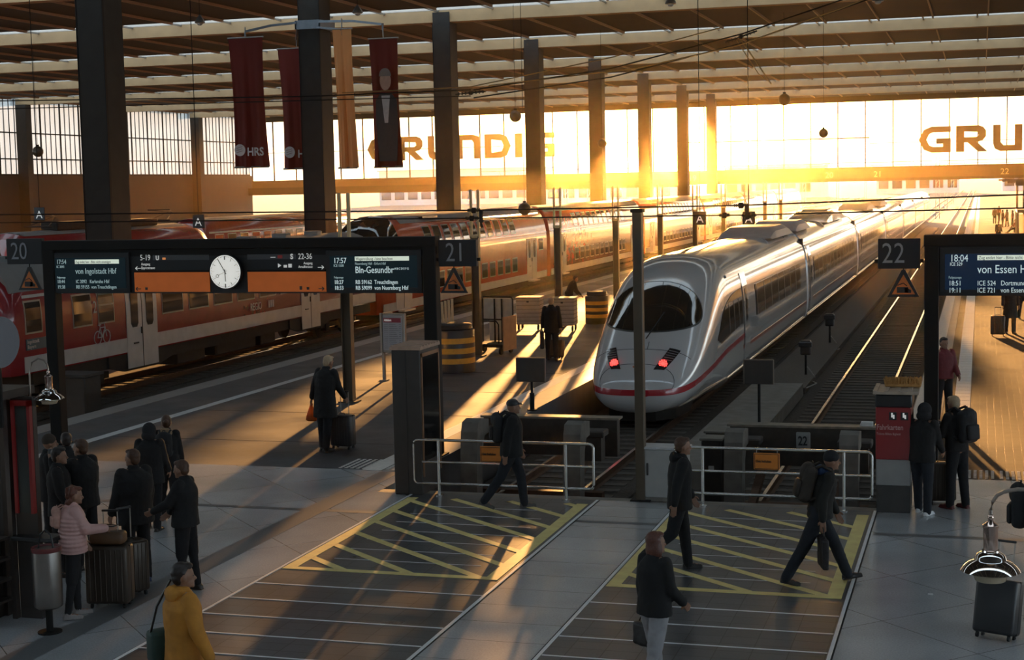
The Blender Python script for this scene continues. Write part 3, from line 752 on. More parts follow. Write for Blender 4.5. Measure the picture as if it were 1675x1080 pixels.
def train_door(X0, sec, w, y0, y1, z0, z1, parent, side=1):
    d = obj('door', side_patch(sec, w, X0, y0, y1, z0, z1, side, .02, .02), DOORW, parent)
    ym = (y0+y1)/2
    obj('door_seam', side_patch(sec, w, X0, ym-.02, ym+.02, z0, z1, side, .026, .01), BLACKP, d)
    for c in ((y0+ym)/2, (y1+ym)/2):
        q = MB(); hw = .21; zz0, zz1 = z0+1.22, z1-.12
        pts = [(c-hw+.08, zz0), (c+hw-.08, zz0), (c+hw, zz0+.12), (c+hw, zz1-.12), (c+hw-.08, zz1), (c-hw+.08, zz1), (c-hw, zz1-.12), (c-hw, zz0+.12)]
        X = X0+side*(sec_x(sec, (zz0+zz1)/2, w)+.028)
        q.prism([(a, RZ+b) for a, b in pts], X-.03, X, 'x'); obj('door_window', q, WINDOW, d)
    X = X0+side*(w+.03)
    q = MB(); q.box(X-.02, X+.03, ym-.1, ym-.05, RZ+z0+1.0, RZ+z0+1.2); q.box(X-.02, X+.03, ym-.55, ym-.3, RZ+z0+.72, RZ+z0+.76); obj('door_handle', q, BLACKP, d)
def framed_window(X0, sec, w, y0, y1, z0, z1, parent, side=1, split=False):
    f = obj('window', side_patch(sec, w, X0, y0, y1, z0, z1, side, .012, .02), FRAME, parent)
    q = side_patch(sec, w, X0, y0+.05, y1-.05, z0+.05, (z0+z1)/2+.05 if split else z1-.05, side, .018, .02)
    if split: side_patch(sec, w, X0, y0+.05, y1-.05, (z0+z1)/2+.10, z1-.05, side, .018, .02, mb=q)
    obj('pane', q, WINDOW, f)
RX = -25.9; RW = 1.45
rg = thing('regional_train_coach', 'red single-deck regional train coach with white doors, lettered REGIO, at the left platform', 'train')
b = MB(); loft_train(b, REG_SEC, RW, RX, [(35.3, .80, .80), (35.42, .93, .9), (35.7, .99, .97), (36.1, 1, 1), (61.2, 1, 1), (61.35, .96, .98)]); obj('body', b, REDRAIL, rg, smooth=40)
obj('grey_stripe', side_patch(REG_SEC, RW, RX, 35.9, 61.2, 1.12, 1.55), GREYSTRIPE, rg)
obj('grey_stripe', side_patch(REG_SEC, RW, RX, 36.0, 61.2, 3.12, 3.2), GREYSTRIPE, rg)
rf = MB(); loft_train(rf, [(0, 4.07), (.35, 4.02), (.65, 3.87), (.84, 3.62), (.93, 3.3)], RW*1.01, RX, [(35.6, .97, .99), (36.1, 1, 1), (61.2, 1, 1)]); obj('roof', rf, ROOFG, rg, smooth=40)
rv = MB()
for y in range(37, 61, 3): rv.rbox(RX-.3, RX+.3, y, y+.5, RZ+4.0, RZ+4.2, .04)
obj('roof_vent', rv, ROOFG, rg)
for (a, c) in ((38.3, 39.3), (39.6, 40.5)): framed_window(RX, REG_SEC, RW, a, c, 2.1, 3.05, rg, split=(a > 39))
framed_window(RX, REG_SEC, RW, 36.0, 36.8, 2.15, 3.05, rg)
for k in range(6): framed_window(RX, REG_SEC, RW, 43.3+k*1.72, 44.65+k*1.72, 2.08, 3.0, rg)
for k in range(2): framed_window(RX, REG_SEC, RW, 56.2+k*1.72, 57.5+k*1.72, 2.08, 3.0, rg)
train_door(RX, REG_SEC, RW, 41.15, 42.95, .62, 3.1, rg); train_door(RX, REG_SEC, RW, 53.7, 55.4, .62, 3.1, rg)
uf = MB(); uf.box(RX-1.3, RX+1.36, 36.4, 60.8, RZ+.72, RZ+1.12)
for (a, c) in ((44.5, 46.4), (47.2, 50.2), (50.6, 51.8)): uf.rbox(RX-1.2, RX+1.25, a, c, RZ+.35, RZ+.8, .05)
for ds in (41.15, 53.7): uf.prism([(ds-1.0, RZ+.75), (ds-.1, RZ+.55), (ds+1.9, RZ+.55), (ds+2.8, RZ+.75), (ds+2.8, RZ+1.1), (ds-1, RZ+1.1)], RX+1.30, RX+1.42, 'x')
obj('underframe', uf, UNDER, rg)
bogie(RX, 38.8, rg); bogie(RX, 58.0, rg)
dp = MB(); dp.box(RX+1.455, RX+1.47, 36.0, 36.95, RZ+1.72, RZ+2.02); dpo = obj('destination_plate', dp, mat('blue plate', (.01, .07, .10), .4, 0, 0), rg)
def side_text(name, body, y, z, size, m_, parent, sx=1.0, X=RX+RW):
    o = text(name, body, (X+.02, y, RZ+z), size, m_, parent, sx=sx, rz=R_(90)); return o
side_text('plate_lettering', 'Ingolstadt\nBayern', 36.05, 1.9, .14, GREYSTRIPE, rg)
LETG = mat('train lettering grey', (.5, .40, .38), .5, 0, 0)
side_text('class_number', '2', 39.33, 2.45, .5, LETG, rg, .8); side_text('train_lettering', 'REGIO', 49.4, 1.68, .38, LETG, rg, .82)
lg = MB(); 
for k in range(3): lg.box(RX+RW+.012, RX+RW+.02, 50.85+k*.17, 50.98+k*.17, RZ+1.68, RZ+1.94)
obj('logo_blocks', lg, LETG, rg)
bi = MB(); Xb = RX+RW+.03; yb, zb_ = 39.75, 1.72
for dy in (-.24, .24):
    bi.tube([(Xb, yb+dy+math.cos(a)*.19, RZ+zb_+math.sin(a)*.19) for a in [k*math.pi/8 for k in range(17)]], .014, 5)
for a, c in (((-.24, 0), (-.1, .28)), ((-.1, .28), (.16, .28)), ((.16, .28), (0, .0)), ((0, 0), (-.1, .28)), ((-.24, 0), (0, 0)), ((.24, 0), (.13, .4)), ((-.1, .28), (-.13, .36)), ((.13, .4), (.22, .42)), ((-.2, .36), (-.06, .36))):
    bi.tube([(Xb, yb+a[0], RZ+zb_+a[1]), (Xb, yb+c[0], RZ+zb_+c[1])], .014, 5)
obj('bicycle_symbol', bi, LETG, rg)
bf = MB(); bf.cyl((RX-.85, 35.3, RZ+1.05), (RX-.85, 34.7, RZ+1.05), .09); bf.cyl((RX+.85, 35.3, RZ+1.05), (RX+.85, 34.7, RZ+1.05), .09)
for s in (-.85, .85): bf.cyl((RX+s, 34.72, RZ+1.05), (RX+s, 34.66, RZ+1.05), .22, n=20)
obj('buffer', bf, UNDER, rg)
fw = MB(); fw.rbox(RX-1.0, RX+1.0, 35.2, 35.4, RZ+2.1, RZ+3.0, .1); obj('cab_front_window', fw, WINDOW, rg)

def dd_car(y0, y1, label, cab=False):
    t = thing('double_deck_coach', label, 'train', (0, 0, 0), 0, 'red double-deck train coaches')
    ys = [(y0, .9, .99), (y0+.12, 1, 1), (y1-.12, 1, 1), (y1, .9, .99)]
    if cab: ys = [(y0, .86, .34), (y0+.12, .93, .42), (y0+.5, .97, .66), (y0+1.1, .985, .86), (y0+1.9, 1, .96), (y0+3.2, 1, 1), (y1-.12, 1, 1), (y1, .9, .99)]
    b = MB(); loft_train(b, DD_SEC, 1.40, RX, ys); obj('body', b, REDDD, t, smooth=40)
    a = y0+(3.6 if cab else .3)
    rf = MB(); loft_train(rf, [(0, 4.65), (.35, 4.60), (.58, 4.47), (.72, 4.26)], 1.41, RX, [(a, 1, 1), (y1-.3, 1, 1)]); obj('roof', rf, ROOFG, t, smooth=40)
    if cab:
        cs = MB(); loft_train(cs, [(0, 4.66), (.35, 4.61), (.58, 4.48), (.74, 4.23), (.86, 3.88), (.94, 3.48), (.985, 3.1), (1, 2.9)], 1.41, RX, [(y0+.48, .975, .67), (y0+1.1, .99, .87), (y0+1.9, 1.003, .965), (y0+2.6, 1.003, 1.0)]); obj('cab_windscreen', cs, WINDOW, t, smooth=50)
        hb = MB(); hb.box(RX+.2, RX+1.02, y0+6.5, y0+8.6, RZ+4.42, RZ+4.52); obj('roof_hatch', hb, BLACKP, t)
    obj('grey_stripe', side_patch(DD_SEC, 1.40, RX, y0+.3, y1-.2, .5, .88), GREYSTRIPE, t)
    d1 = y0+1.8; d2 = y1-4.4
    train_door(RX, DD_SEC, 1.40, d1+(0 if cab else .2), d1+2.0, .55, 2.85, t); train_door(RX, DD_SEC, 1.40, d2, d2+2.0, .55, 2.85, t)
    k = 0; y = y0+6.0
    while y < d2-1.6:
        framed_window(RX, DD_SEC, 1.40, y, y+.98, 1.12, 1.92, t); framed_window(RX, DD_SEC, 1.40, y, y+.98, 3.22, 4.08, t); y += 1.36
    framed_window(RX, DD_SEC, 1.40, y1-1.9, y1-1.0, 2.1, 2.8, t)
    obj('upper_gutter', side_patch(DD_SEC, 1.40, RX, y0+(2.8 if cab else .3), y1-.2, 3.08, 3.16, eps=.03), mat('glossy gutter', (.5, .1, .06), .12, .3, 0, coat=1), t)
    bogie(RX, y0+3.0, t); bogie(RX, y1-3.0, t)
    us = MB(); us.box(RX-1.2, RX+1.25, y0+.5, y1-.5, RZ+.2, RZ+.45); obj('underframe', us, UNDER, t)
    for c in (d1+1.0, d2+1.0):
        s_ = MB(); s_.box(RX+1.38, RX+1.68, c-.7, c+.7, RZ+.42, RZ+.50); obj('door_step', s_, DOORW, t)
    g = MB(); g.box(RX-.7, RX+.7, y1-.02, y1+.5, RZ+1.0, RZ+3.6); obj('gangway', g, RUBBER, t)
y = 61.95; dn = ['double-deck coach with sloping black cab roof, directly behind the 21 sign', 'second red double-deck coach, shining orange, behind the luggage carts', 'third red double-deck coach, left of the white train nose', 'fourth double-deck coach, in the sun glare', 'fifth double-deck coach, in the sun glare', 'farthest double-deck coach before the end wall']
for i in range(6): dd_car(y, y+26.9, dn[i], i == 0); y += 27.4
# --- background red trains on the far tracks
def back_train(X0, y0, y1, label, loco=False, grp='red trains on the far left tracks'):
    t = thing('locomotive' if loco else 'regional_train', label, 'train', (0, 0, 0), 0, grp)
    ys = [(y0, .93, .9), (y0+.3, 1, 1), (y1-1.6, 1, 1), (y1-.7, .98, .92), (y1-.15, .93, .72), (y1, .86, .45)]
    if not loco: ys = [(y0, .93, .9), (y0+.3, 1, 1), (y1-.3, 1, 1), (y1, .93, .9)]
    b = MB(); loft_train(b, REG_SEC, 1.48, X0, ys); obj('body', b, REDRAIL, t, smooth=40)
    obj('grey_stripe', side_patch(REG_SEC, 1.48, X0, y0+.4, y1-.8, 1.2, 1.5), GREYSTRIPE, t)
    obj('grey_stripe', side_patch(REG_SEC, 1.48, X0, y0+.4, y1-1.7, 3.02, 3.14), GREYSTRIPE, t)
    r = MB(); loft_train(r, [(0, 4.1), (.35, 4.04), (.62, 3.9)], 1.48, X0, [(y0+.5, 1, 1), (y1-2.2, 1, 1)]); ro = obj('roof', r, ROOFG, t)
    if loco:
        e = MB(); e.rbox(X0-.6, X0+.6, y1-9, y1-5, RZ+4.05, RZ+4.45, .08); obj('roof_box', e, UNDER, t); e = MB(); e.rbox(X0-.5, X0+.5, y1-15, y1-12, RZ+4.05, RZ+4.5, .08); obj('roof_box', e, UNDER, t)
        for yy in (y1-4, y1-16):
            e = MB(); e.tube([(X0-.8, yy, RZ+4.3), (X0+.8, yy, RZ+4.3)], .05, 6); e.tube([(X0-.6, yy, RZ+4.3), (X0-.1, yy+1.5, RZ+4.75), (X0-.7, yy+.2, RZ+4.9), (X0+.7, yy+.2, RZ+4.9), (X0+.1, yy+1.5, RZ+4.75), (X0+.6, yy, RZ+4.3)], .03, 5)
            obj('pantograph', e, UNDER, t)
        w = side_patch(REG_SEC, 1.48, X0, y1-2.3, y1-1.7, 2.2, 2.95); obj('cab_window', w, WINDOW, t)
        for c in (y1-8, y1-12): obj('side_grille', side_patch(REG_SEC, 1.48, X0, c, c+1.6, 2.2, 2.8), FRAME, t)
    else:
        yy = y0+1.2
        while yy < y1-2: framed_window(X0, REG_SEC, 1.48, yy, yy+1.3, 2.1, 2.95, t); yy += 1.9
    bogie(X0, y0+3.2, t); bogie(X0, y1-3.2, t)
back_train(-45.5, 42, 63.5, 'red train coach at the far left edge beyond the front coach')
back_train(-45.5, 65.5, 84.5, 'red locomotive with rounded end, right of the big left column', True)
back_train(-52.0, 96, 122, 'red train seen between the round-nosed locomotive and the second column', False)
# ------------------------------------------------------------------ sign gantries
GYY = 27.7
def T(parent, body, x, z, size, m_=None, sx=.8, off=0.0, name='lettering', y=-.03, align='LEFT'):
    return text(name, body, (x, y, z), size, m_ or LCD, parent, sx=sx, offset=off, align=align, extrude=.003)
def number_plate(label, x0, x1, z0, z1, body, tx, grp='track number plates'):
    t = thing('track_number_plate', label, 'sign', (x0, GYY, z0), 0, grp)
    b = MB(); b.rbox(0, x1-x0, -.06, .06, 0, z1-z0, .008, 1); obj('plate', b, PANEL, t)
    text('number', body, (tx, -.07, .10), .50, NUMW, t, sx=.80, offset=-.002)
    a = MB(); a.box((x1-x0) if tx > .2 or body != '22' and False else x1-x0, x1-x0+.06, -.03, .03, .1, .16); a.box(-.06, 0, -.03, .03, .1, .16); obj('bracket', a, DARKSTEEL, t)
    return t
def warn_triangle(label, x, zb, grp='overhead line warning triangles'):
    t = thing('warning_triangle', label, 'sign', (x, GYY-.02, zb), 0, grp); s = .27; h = .47
    b = MB(); b.prism([(-s, 0), (s, 0), (s-.03, .05), (.03, h), (-.03, h), (-s+.03, .05)], -.02, .02, 'y'); obj('backing', b, BLACKP, t)
    c = MB(); c.prism([(-s+.075, .045), (s-.075, .045), (0, h-.085)], -.03, -.015, 'y'); obj('face', c, mat('warning orange', (.62, .17, .03), .5, 0, .15, 12), t)
    d = MB(); d.box(-.11, .08, -.036, -.028, .07, .17); d.prism([(.02, .17), (.13, .12), (.13, .07), (.02, .07)], -.036, -.028, 'y'); d.tube([(-.1, -.034, .2), (.0, -.034, .24), (.06, -.034, .19)], .008, 5); obj('pictogram', d, BLACKP, t)
    e = MB(); e.tube([(0, 0, h-.02), (0, 0, h+.12)], .012, 6); obj('hanger', e, DARKSTEEL, t)
g = thing('sign_gantry', 'wide black sign gantry with departure boards, orange panels and a station clock', 'sign gantry', (0, GYY, 0))
b = MB(); b.rbox(-18.25, -9.78, -.14, .14, 3.98, 4.17, .012, 1); b.box(-18.25, -9.78, -.05, .05, 3.84, 4.0); obj('beam', b, DARKSTEEL, g)
for x in (-18.12, -9.92):
    p = MB(); p.rbox(x-.13, x+.13, -.13, .13, 0, 4.1, .015, 1); p.box(x-.2, x+.2, -.2, .2, 0, .03); obj('post', p, DARKSTEEL, g)
bp = MB(); bp.box(-17.99, -10.05, -.045, .10, 3.10, 3.98); obj('backboard', bp, PANEL, g)
def display(parent, x0, x1, z0, z1, rows, blue=False):
    """rows: (body, x, z, size, material, squeeze)"""
    f = MB(); f.box(x0, x1, -.10, -.045, z0, z1); d = obj('departure_board', f, PANEL, parent)
    s = MB(); s.box(x0+.08, x1-.08, -.105, -.10, z0+.09, z1-.10); obj('screen', s, SCREENB if blue else SCREEN, d)
    for (body, x, z, size, m_, sx) in rows:
        if body == '#':
            r = MB(); r.box(x, x+size, -.112, -.107, z, z+.085); obj('notice_bar', r, mat('lit notice bar', (.5, .55, .45), .5, 0, 0, emit=(.8, .9, .75), estr=.5 if not blue else .8), d)
        else: T(d, body, x, z, size, m_, sx, y=-.112)
    return d
BK = mat('display black text', (.01, .02, .02), .6, 0, 0)
display(g, -18.05, -16.28, 3.12, 3.92, [('17:54', -17.93, 3.70, .13, LCDDIM, .8), ('IC 2092', -17.93, 3.62, .07, LCDDIM, .8), ('#', -17.50, 3.70, 1.0, None, 1), ('Zug endet hier - Bitte nicht einsteigen', -17.49, 3.715, .07, BK, .75), ('von Ingolstadt Hbf', -17.50, 3.50, .16, LCDDIM, .78), ('Folgezuege', -17.93, 3.41, .055, LCDDIM, .8), ('18:44', -17.93, 3.31, .10, LCDDIM, .8), ('19:38', -17.93, 3.20, .10, LCDDIM, .8), ('IC 2092   Karlsruhe Hbf', -17.50, 3.31, .10, LCDDIM, .78), ('RB 59155  von Treuchtlingen', -17.50, 3.20, .10, LCDDIM, .78)])
display(g, -12.02, -10.08, 3.12, 3.92, [('17:57', -11.86, 3.68, .15, LCD, .8), ('ICE 1508', -11.86, 3.61, .07, LCDDIM, .8), ('#', -11.42, 3.72, 1.1, None, 1), ('Wagenreihung - bitte beachten', -11.40, 3.735, .075, BK, .8), ('Nuernberg Hbf - Erfurt Hbf', -11.42, 3.645, .07, LCDDIM, .8), ('Bln-Gesundbr', -11.42, 3.49, .18, LCD, .78), ('A B C D E F G', -10.62, 3.55, .06, LCD, .8), ('Folgezuege', -11.86, 3.39, .055, LCDDIM, .8), ('18:27', -11.86, 3.28, .11, LCD, .8), ('18:33', -11.86, 3.16+.01, .11, LCD, .8), ('RB 59162  Treuchtlingen', -11.42, 3.28, .11, LCD, .78), ('RB 59099  von Nuernberg Hbf', -11.42, 3.17, .11, LCD, .78)])
for x0, x1 in ((-16.19, -14.53), (-13.70, -12.05)):
    o_ = MB(); o_.box(x0, x1, -.07, -.045, 3.13, 3.52); oo = obj('orange_panel', o_, ORANGE, g)
    tp = MB(); tp.box(x0, x1, -.085, -.045, 3.52, 3.56); obj('panel_ledge', tp, DARKSTEEL, oo)
    gb = MB(); gb.box(x0+(.42 if x0 < -15 else 0), x1-(0 if x0 < -15 else .62), -.052, -.046, 3.76, 3.86); obj('grey_field', gb, mat('grey sign field', (.07, .07, .075), .5, 0, 0), g)
T(g, '5-19', -16.05, 3.76, .16, WHITEP, .8, y=-.06); T(g, 'U', -15.70, 3.765, .12, WHITEP, .9, .004, y=-.062)
T(g, 'Ausgang\nBayerstrasse', -16.03, 3.66, .075, WHITEP, .8, y=-.06); T(g, 'Exit', -16.03, 3.565, .05, NUMW, .8, y=-.06)
T(g, 'S', -12.78, 3.765, .14, WHITEP, .9, .005, y=-.062); T(g, '22-36', -12.62, 3.76, .16, WHITEP, .8, y=-.06)
T(g, 'Ausgang\nArnulfstrasse', -12.32, 3.66, .07, WHITEP, .8, y=-.06, align='RIGHT')
mk = MB(); mk.box(-15.55, -15.48, -.062, -.055, 3.77, 3.81); obj('exit_pictogram', mk, mat('small orange mark', (.8, .3, .1), .5, 0, 0, emit=(1, .35, .1), estr=.3), g)
mk = MB(); mk.box(-13.05, -12.95, -.062, -.055, 3.78, 3.84); obj('red_pictogram', mk, mat('small red mark', (.5, .04, .03), .5, 0, 0), g)
for (tx, tz, s) in ((-16.1, 3.60, -1), (-12.15, 3.60, 1)):
    ar = MB(); ar.bar((tx-.06, -.058, tz), (tx+.06, -.058, tz), .012); ar.bar((tx+s*.06, -.058, tz), (tx+s*.02, -.058, tz+.035), .012); ar.bar((tx+s*.06, -.058, tz), (tx+s*.02, -.058, tz-.035), .012); obj('arrow', ar, WHITEP, g)
for (tx, tz, s) in ((-16.1, 3.19, -1), (-12.15, 3.19, 1)):
    ar = MB(); ar.bar((tx-.05, -.076, tz), (tx+.05, -.076, tz), .016); ar.bar((tx+s*.06, -.076, tz), (tx+s*.02, -.076, tz+.035), .014); ar.bar((tx+s*.06, -.076, tz), (tx+s*.02, -.076, tz-.035), .014); obj('arrow', ar, BLACKP, g)
ar = MB(); ar.box(-15.95, -15.9, -.08, -.07, 3.17, 3.22); ar.box(-12.45, -12.4, -.08, -.07, 3.17, 3.22); ar.box(-12.6, -12.55, -.08, -.07, 3.17, 3.24)
obj('black_pictogram', ar, BLACKP, g)
pc = MB(); pc.prism([(-13.05, 3.60), (-12.98, 3.64), (-13.05, 3.68)], -.06, -.05, 'y'); pc.box(-12.93, -12.86, -.06, -.05, 3.60, 3.65); pc.box(-12.83, -12.76, -.06, -.05, 3.60, 3.67); pc.bar((-13.2, -.058, 3.80), (-13.1, -.058, 3.80), .012); obj('white_pictogram', pc, WHITEP, g)
# clock
ck = thing('station_clock', 'round white station clock showing five to six, in the middle of the gantry', 'clock', (-14.12, GYY-.06, 3.53))
c = MB(); c.cyl((0, -.04, 0), (0, -.12, 0), .345, n=48); obj('case', c, PANEL, ck, smooth=30)
c = MB(); c.cyl((0, -.10, 0), (0, -.13, 0), .325, n=48); obj('dial', c, mat('clock dial', (.8, .8, .75), .4, 0, 0, emit=(1, .98, .9), estr=.42), ck, smooth=30)
c = MB()
for k in range(60):
    a = math.radians(k*6); r0 = .235 if k % 5 == 0 else .285; w = .022 if k % 5 == 0 else .008
    c.bar((math.sin(a)*r0, -.133, math.cos(a)*r0), (math.sin(a)*.31, -.133, math.cos(a)*.31), w, .004)
obj('minute_marks', c, BLACKP, ck)
def hand(name, ang, L, w, m_, back=.05, y=-.138):
    a = math.radians(ang); c = MB(); c.bar((-math.sin(a)*back, y, -math.cos(a)*back), (math.sin(a)*L, y, math.cos(a)*L), w, .005); o = obj(name, c, m_, ck); return a
hand('hour_hand', 177.5, .19, .032, BLACKP); hand('minute_hand', 330, .29, .024, BLACKP, y=-.143)
a = hand('second_hand', 243, .15, .008, BLACKP, y=-.148)
c = MB(); c.tube([(math.sin(a)*.18+math.cos(t)*.03, -.148, math.cos(a)*.18+math.sin(t)*.03) for t in [k*math.pi/6 for k in range(13)]], .005, 5); obj('second_hand_ring', c, BLACKP, ck)
number_plate('black track number plate reading 20, at the left end of the wide gantry', -19.12, -18.29, 3.70, 4.22, '20', .10)
number_plate('black track number plate reading 21, beside the right post of the wide gantry', -9.75, -9.0, 3.60, 4.10, '21', .14)
warn_triangle('orange warning triangle below the number 20 plate', -18.62, 3.17); warn_triangle('orange warning triangle below the number 21 plate', -9.46, 3.10)
g2 = thing('sign_gantry', 'dark sign gantry at the right edge with the departure board for Essen', 'sign gantry', (0, GYY, 0))
b = MB(); b.rbox(-.93, 4.5, -.14, .14, 3.90, 4.10, .012, 1); obj('beam', b, DARKSTEEL, g2)
p = MB(); p.rbox(-.92, -.68, -.13, .13, 0, 4.0, .015, 1); p.box(-1.0, -.6, -.2, .2, 0, .03); obj('post', p, DARKSTEEL, g2)
p = MB(); p.rbox(4.2, 4.44, -.13, .13, 0, 4.0, .015, 1); obj('post', p, DARKSTEEL, g2)
bp = MB(); bp.box(-.68, 4.2, -.045, .10, 3.05, 3.90); obj('backboard', bp, PANEL, g2)
display(g2, -.66, 1.5, 3.07, 3.87, [('18:04', -.50, 3.64, .17, LCD, .8), ('ICE 529', -.50, 3.57, .08, LCD, .8), ('#', -.05, 3.66, 1.3, None, 1), ('Zug endet hier - Bitte nicht einsteigen', -.03, 3.675, .08, BK, .8), ('von Essen Hbf', -.05, 3.44, .20, LCD, .8), ('Folgezuege', -.52, 3.35, .06, LCDDIM, .8), ('18:51', -.52, 3.23, .12, LCD, .8), ('19:11', -.52, 3.11, .12, LCD, .8), ('ICE 524   Dortmund Hbf', -.05, 3.23, .12, LCD, .78), ('ICE 721   von Essen Hbf', -.05, 3.11, .12, LCD, .78)], True)
number_plate('black track number plate reading 22, left of the right-hand gantry', -1.70, -.99, 3.52, 4.04, '22', .06)
warn_triangle('orange warning triangle below the number 22 plate', -1.27, 3.03)
# ------------------------------------------------------------------ platform masts and the pole in front of the train
MY = [34.4, 44.4, 53.9, 63.2, 72.6, 82, 91.5, 101, 110, 119]
mn = ['platform light mast behind the left gantry, nearest of the row', 'second platform mast, behind the striped grit bin', 'third platform mast, left of the walking man with luggage', 'fourth platform mast, between the 21 sign and the train nose', 'fifth platform mast of the row', 'sixth platform mast of the row', 'seventh platform mast of the row', 'eighth platform mast of the row', 'ninth platform mast of the row', 'farthest platform mast of the row']
MASTM = mat('mast brown steel', (.10, .075, .05), .45, .4, .1)
for i, y in enumerate(MY):
    t = thing('platform_mast', mn[i], 'mast', (-14.48, y, 0), 0, 'masts along platform 21')
    b = MB(); b.box(-.12, -.10, -.10, .10, 0, 3.6); b.box(.10, .12, -.10, .10, 0, 3.6); b.box(-.10, .10, -.015, .015, 0, 3.6); obj('lower_post', b, MASTM, t)
    b = MB(); b.box(-.145, -.085, -.05, .05, 3.6, 5.0); b.box(.085, .145, -.05, .05, 3.6, 5.0); b.box(-.15, .15, -.06, .06, 3.55, 3.65); obj('upper_post', b, mat('mast steel lit yellow', (.55, .42, .22), .5, 0, .1), t)  # same mast steel, yellow light on the upper posts put into its colour
    b = MB(); b.box(-.22, .22, -.2, .2, 0, .03); obj('foot_plate', b, MASTM, t)
t = thing('square_pole', 'tall brown square pole standing in front of the white train nose', 'pole', (-5.2, 24.25, 0))
b = MB(); b.rbox(-.075, .075, -.075, .075, 0, 4.64, .01, 1); b.box(-.082, -.075, -.02, .02, 0, 4.6); obj('shaft', b, MASTM, t)
b = MB(); b.rbox(-.10, .10, -.1, .1, 4.62, 4.68, .01, 1); obj('cap', b, DARKSTEEL, t); b = MB(); b.box(-.16, .16, -.12, .12, 0, .02); obj('foot_plate', b, DARKSTEEL, t)
# ------------------------------------------------------------------ railings
def railing(label, x0, x1, y, posts, boards=None, grp='stainless railings at the track ends'):
    t = thing('railing', label, 'railing', (x0, y, 0), 0, None); L = x1-x0; z0, z1 = .20, .93; r = .024
    f = MB(); cr_ = .07; pts = []
    for (cx, cz, a0) in ((L-cr_, z1-cr_, 90), (L-cr_, z0+cr_, 0), (cr_, z0+cr_, -90), (cr_, z1-cr_, -180)):
        for k in range(5): a = math.radians(a0-k*22.5); pts.append((cx+math.cos(a)*cr_, 0, cz+math.sin(a)*cr_))
    pts.append(pts[0]); f.tube(pts, r, 10); obj('frame_tube', f, CHROME, t, smooth=60)
    mtube = MB(); mtube.tube([(0, 0, .56), (L, 0, .56)], r*.8, 10); obj('middle_rail', mtube, CHROME, t, smooth=60)
    for p_ in posts:
        q = MB(); q.cyl((p_-x0, 0, 0), (p_-x0, 0, z1), .026, n=12); q.cyl((p_-x0, 0, .006), (p_-x0, 0, .02), .07, n=16); obj('post', q, CHROME, t, smooth=40)
    return t
railing('stainless railing at the end of track 21, left, behind the man with the cap', -8.98, -5.92, 24.0, [-8.55, -6.38])
railing('stainless railing at the end of track 22, right, with an orange board', -4.6, -1.56, 24.0, [-4.16, -1.98])
def hang_board(label, x, z0, w, h, name='notice_board'):
    t = thing(name, label, 'sign', (x, 23.95, z0), 0, None)
    b = MB(); b.rbox(-w/2, w/2, -.012, .012, 0, h, .006, 1); obj('board', b, mat('orange notice', (.68, .22, .03), .5, 0, .1), t)
    b = MB(); b.box(-w/2+.015, w/2-.015, -.016, -.012, .012, .02); b.box(-w/2+.015, w/2-.015, -.016, -.012, h-.02, h-.012); b.box(-w/2+.015, -w/2+.023, -.016, -.012, .02, h-.02); b.box(w/2-.023, w/2-.015, -.016, -.012, .02, h-.02); obj('border_line', b, BLACKP, t)
    text('lettering', 'Gleis freihalten', (-w/2+.035, -.014, h*.44), .055, BLACKP, t, sx=.7, offset=.001)
    b = MB()
    for s in (-.4, .4): b.tube([(s*w, .02, h), (s*w, .03, h+.06)], .006, 5)
    obj('hook', b, GALV, t)
hang_board('orange notice board hanging on the right railing', -3.15, .62, .40, .26)
hang_board('orange notice board hanging on the left railing behind the capped man', -7.62, .60, .38, .26)
# white cabinet
t = thing('switch_cabinet', 'light grey metal cabinet between the square pole and the right railing', 'cabinet', (-4.8, 24.35, 0))
b = MB(); b.rbox(-.36, .34, -.14, .22, .06, .84, .012, 1); obj('body', b, mat('cabinet grey', (.40, .39, .37), .5, 0, .08), t)
b = MB(); b.rbox(-.39, .37, -.17, .25, .84, .88, .01, 1); obj('lid', b, mat('cabinet lid', (.55, .55, .55), .4), t)
b = MB(); b.box(-.33, .31, -.12, .2, 0, .07); obj('plinth', b, CONCRETE, t); b = MB(); b.rbox(-.30, -.27, -.16, -.14, .42, .62, .006, 1); obj('handle', b, BLACKP, t)
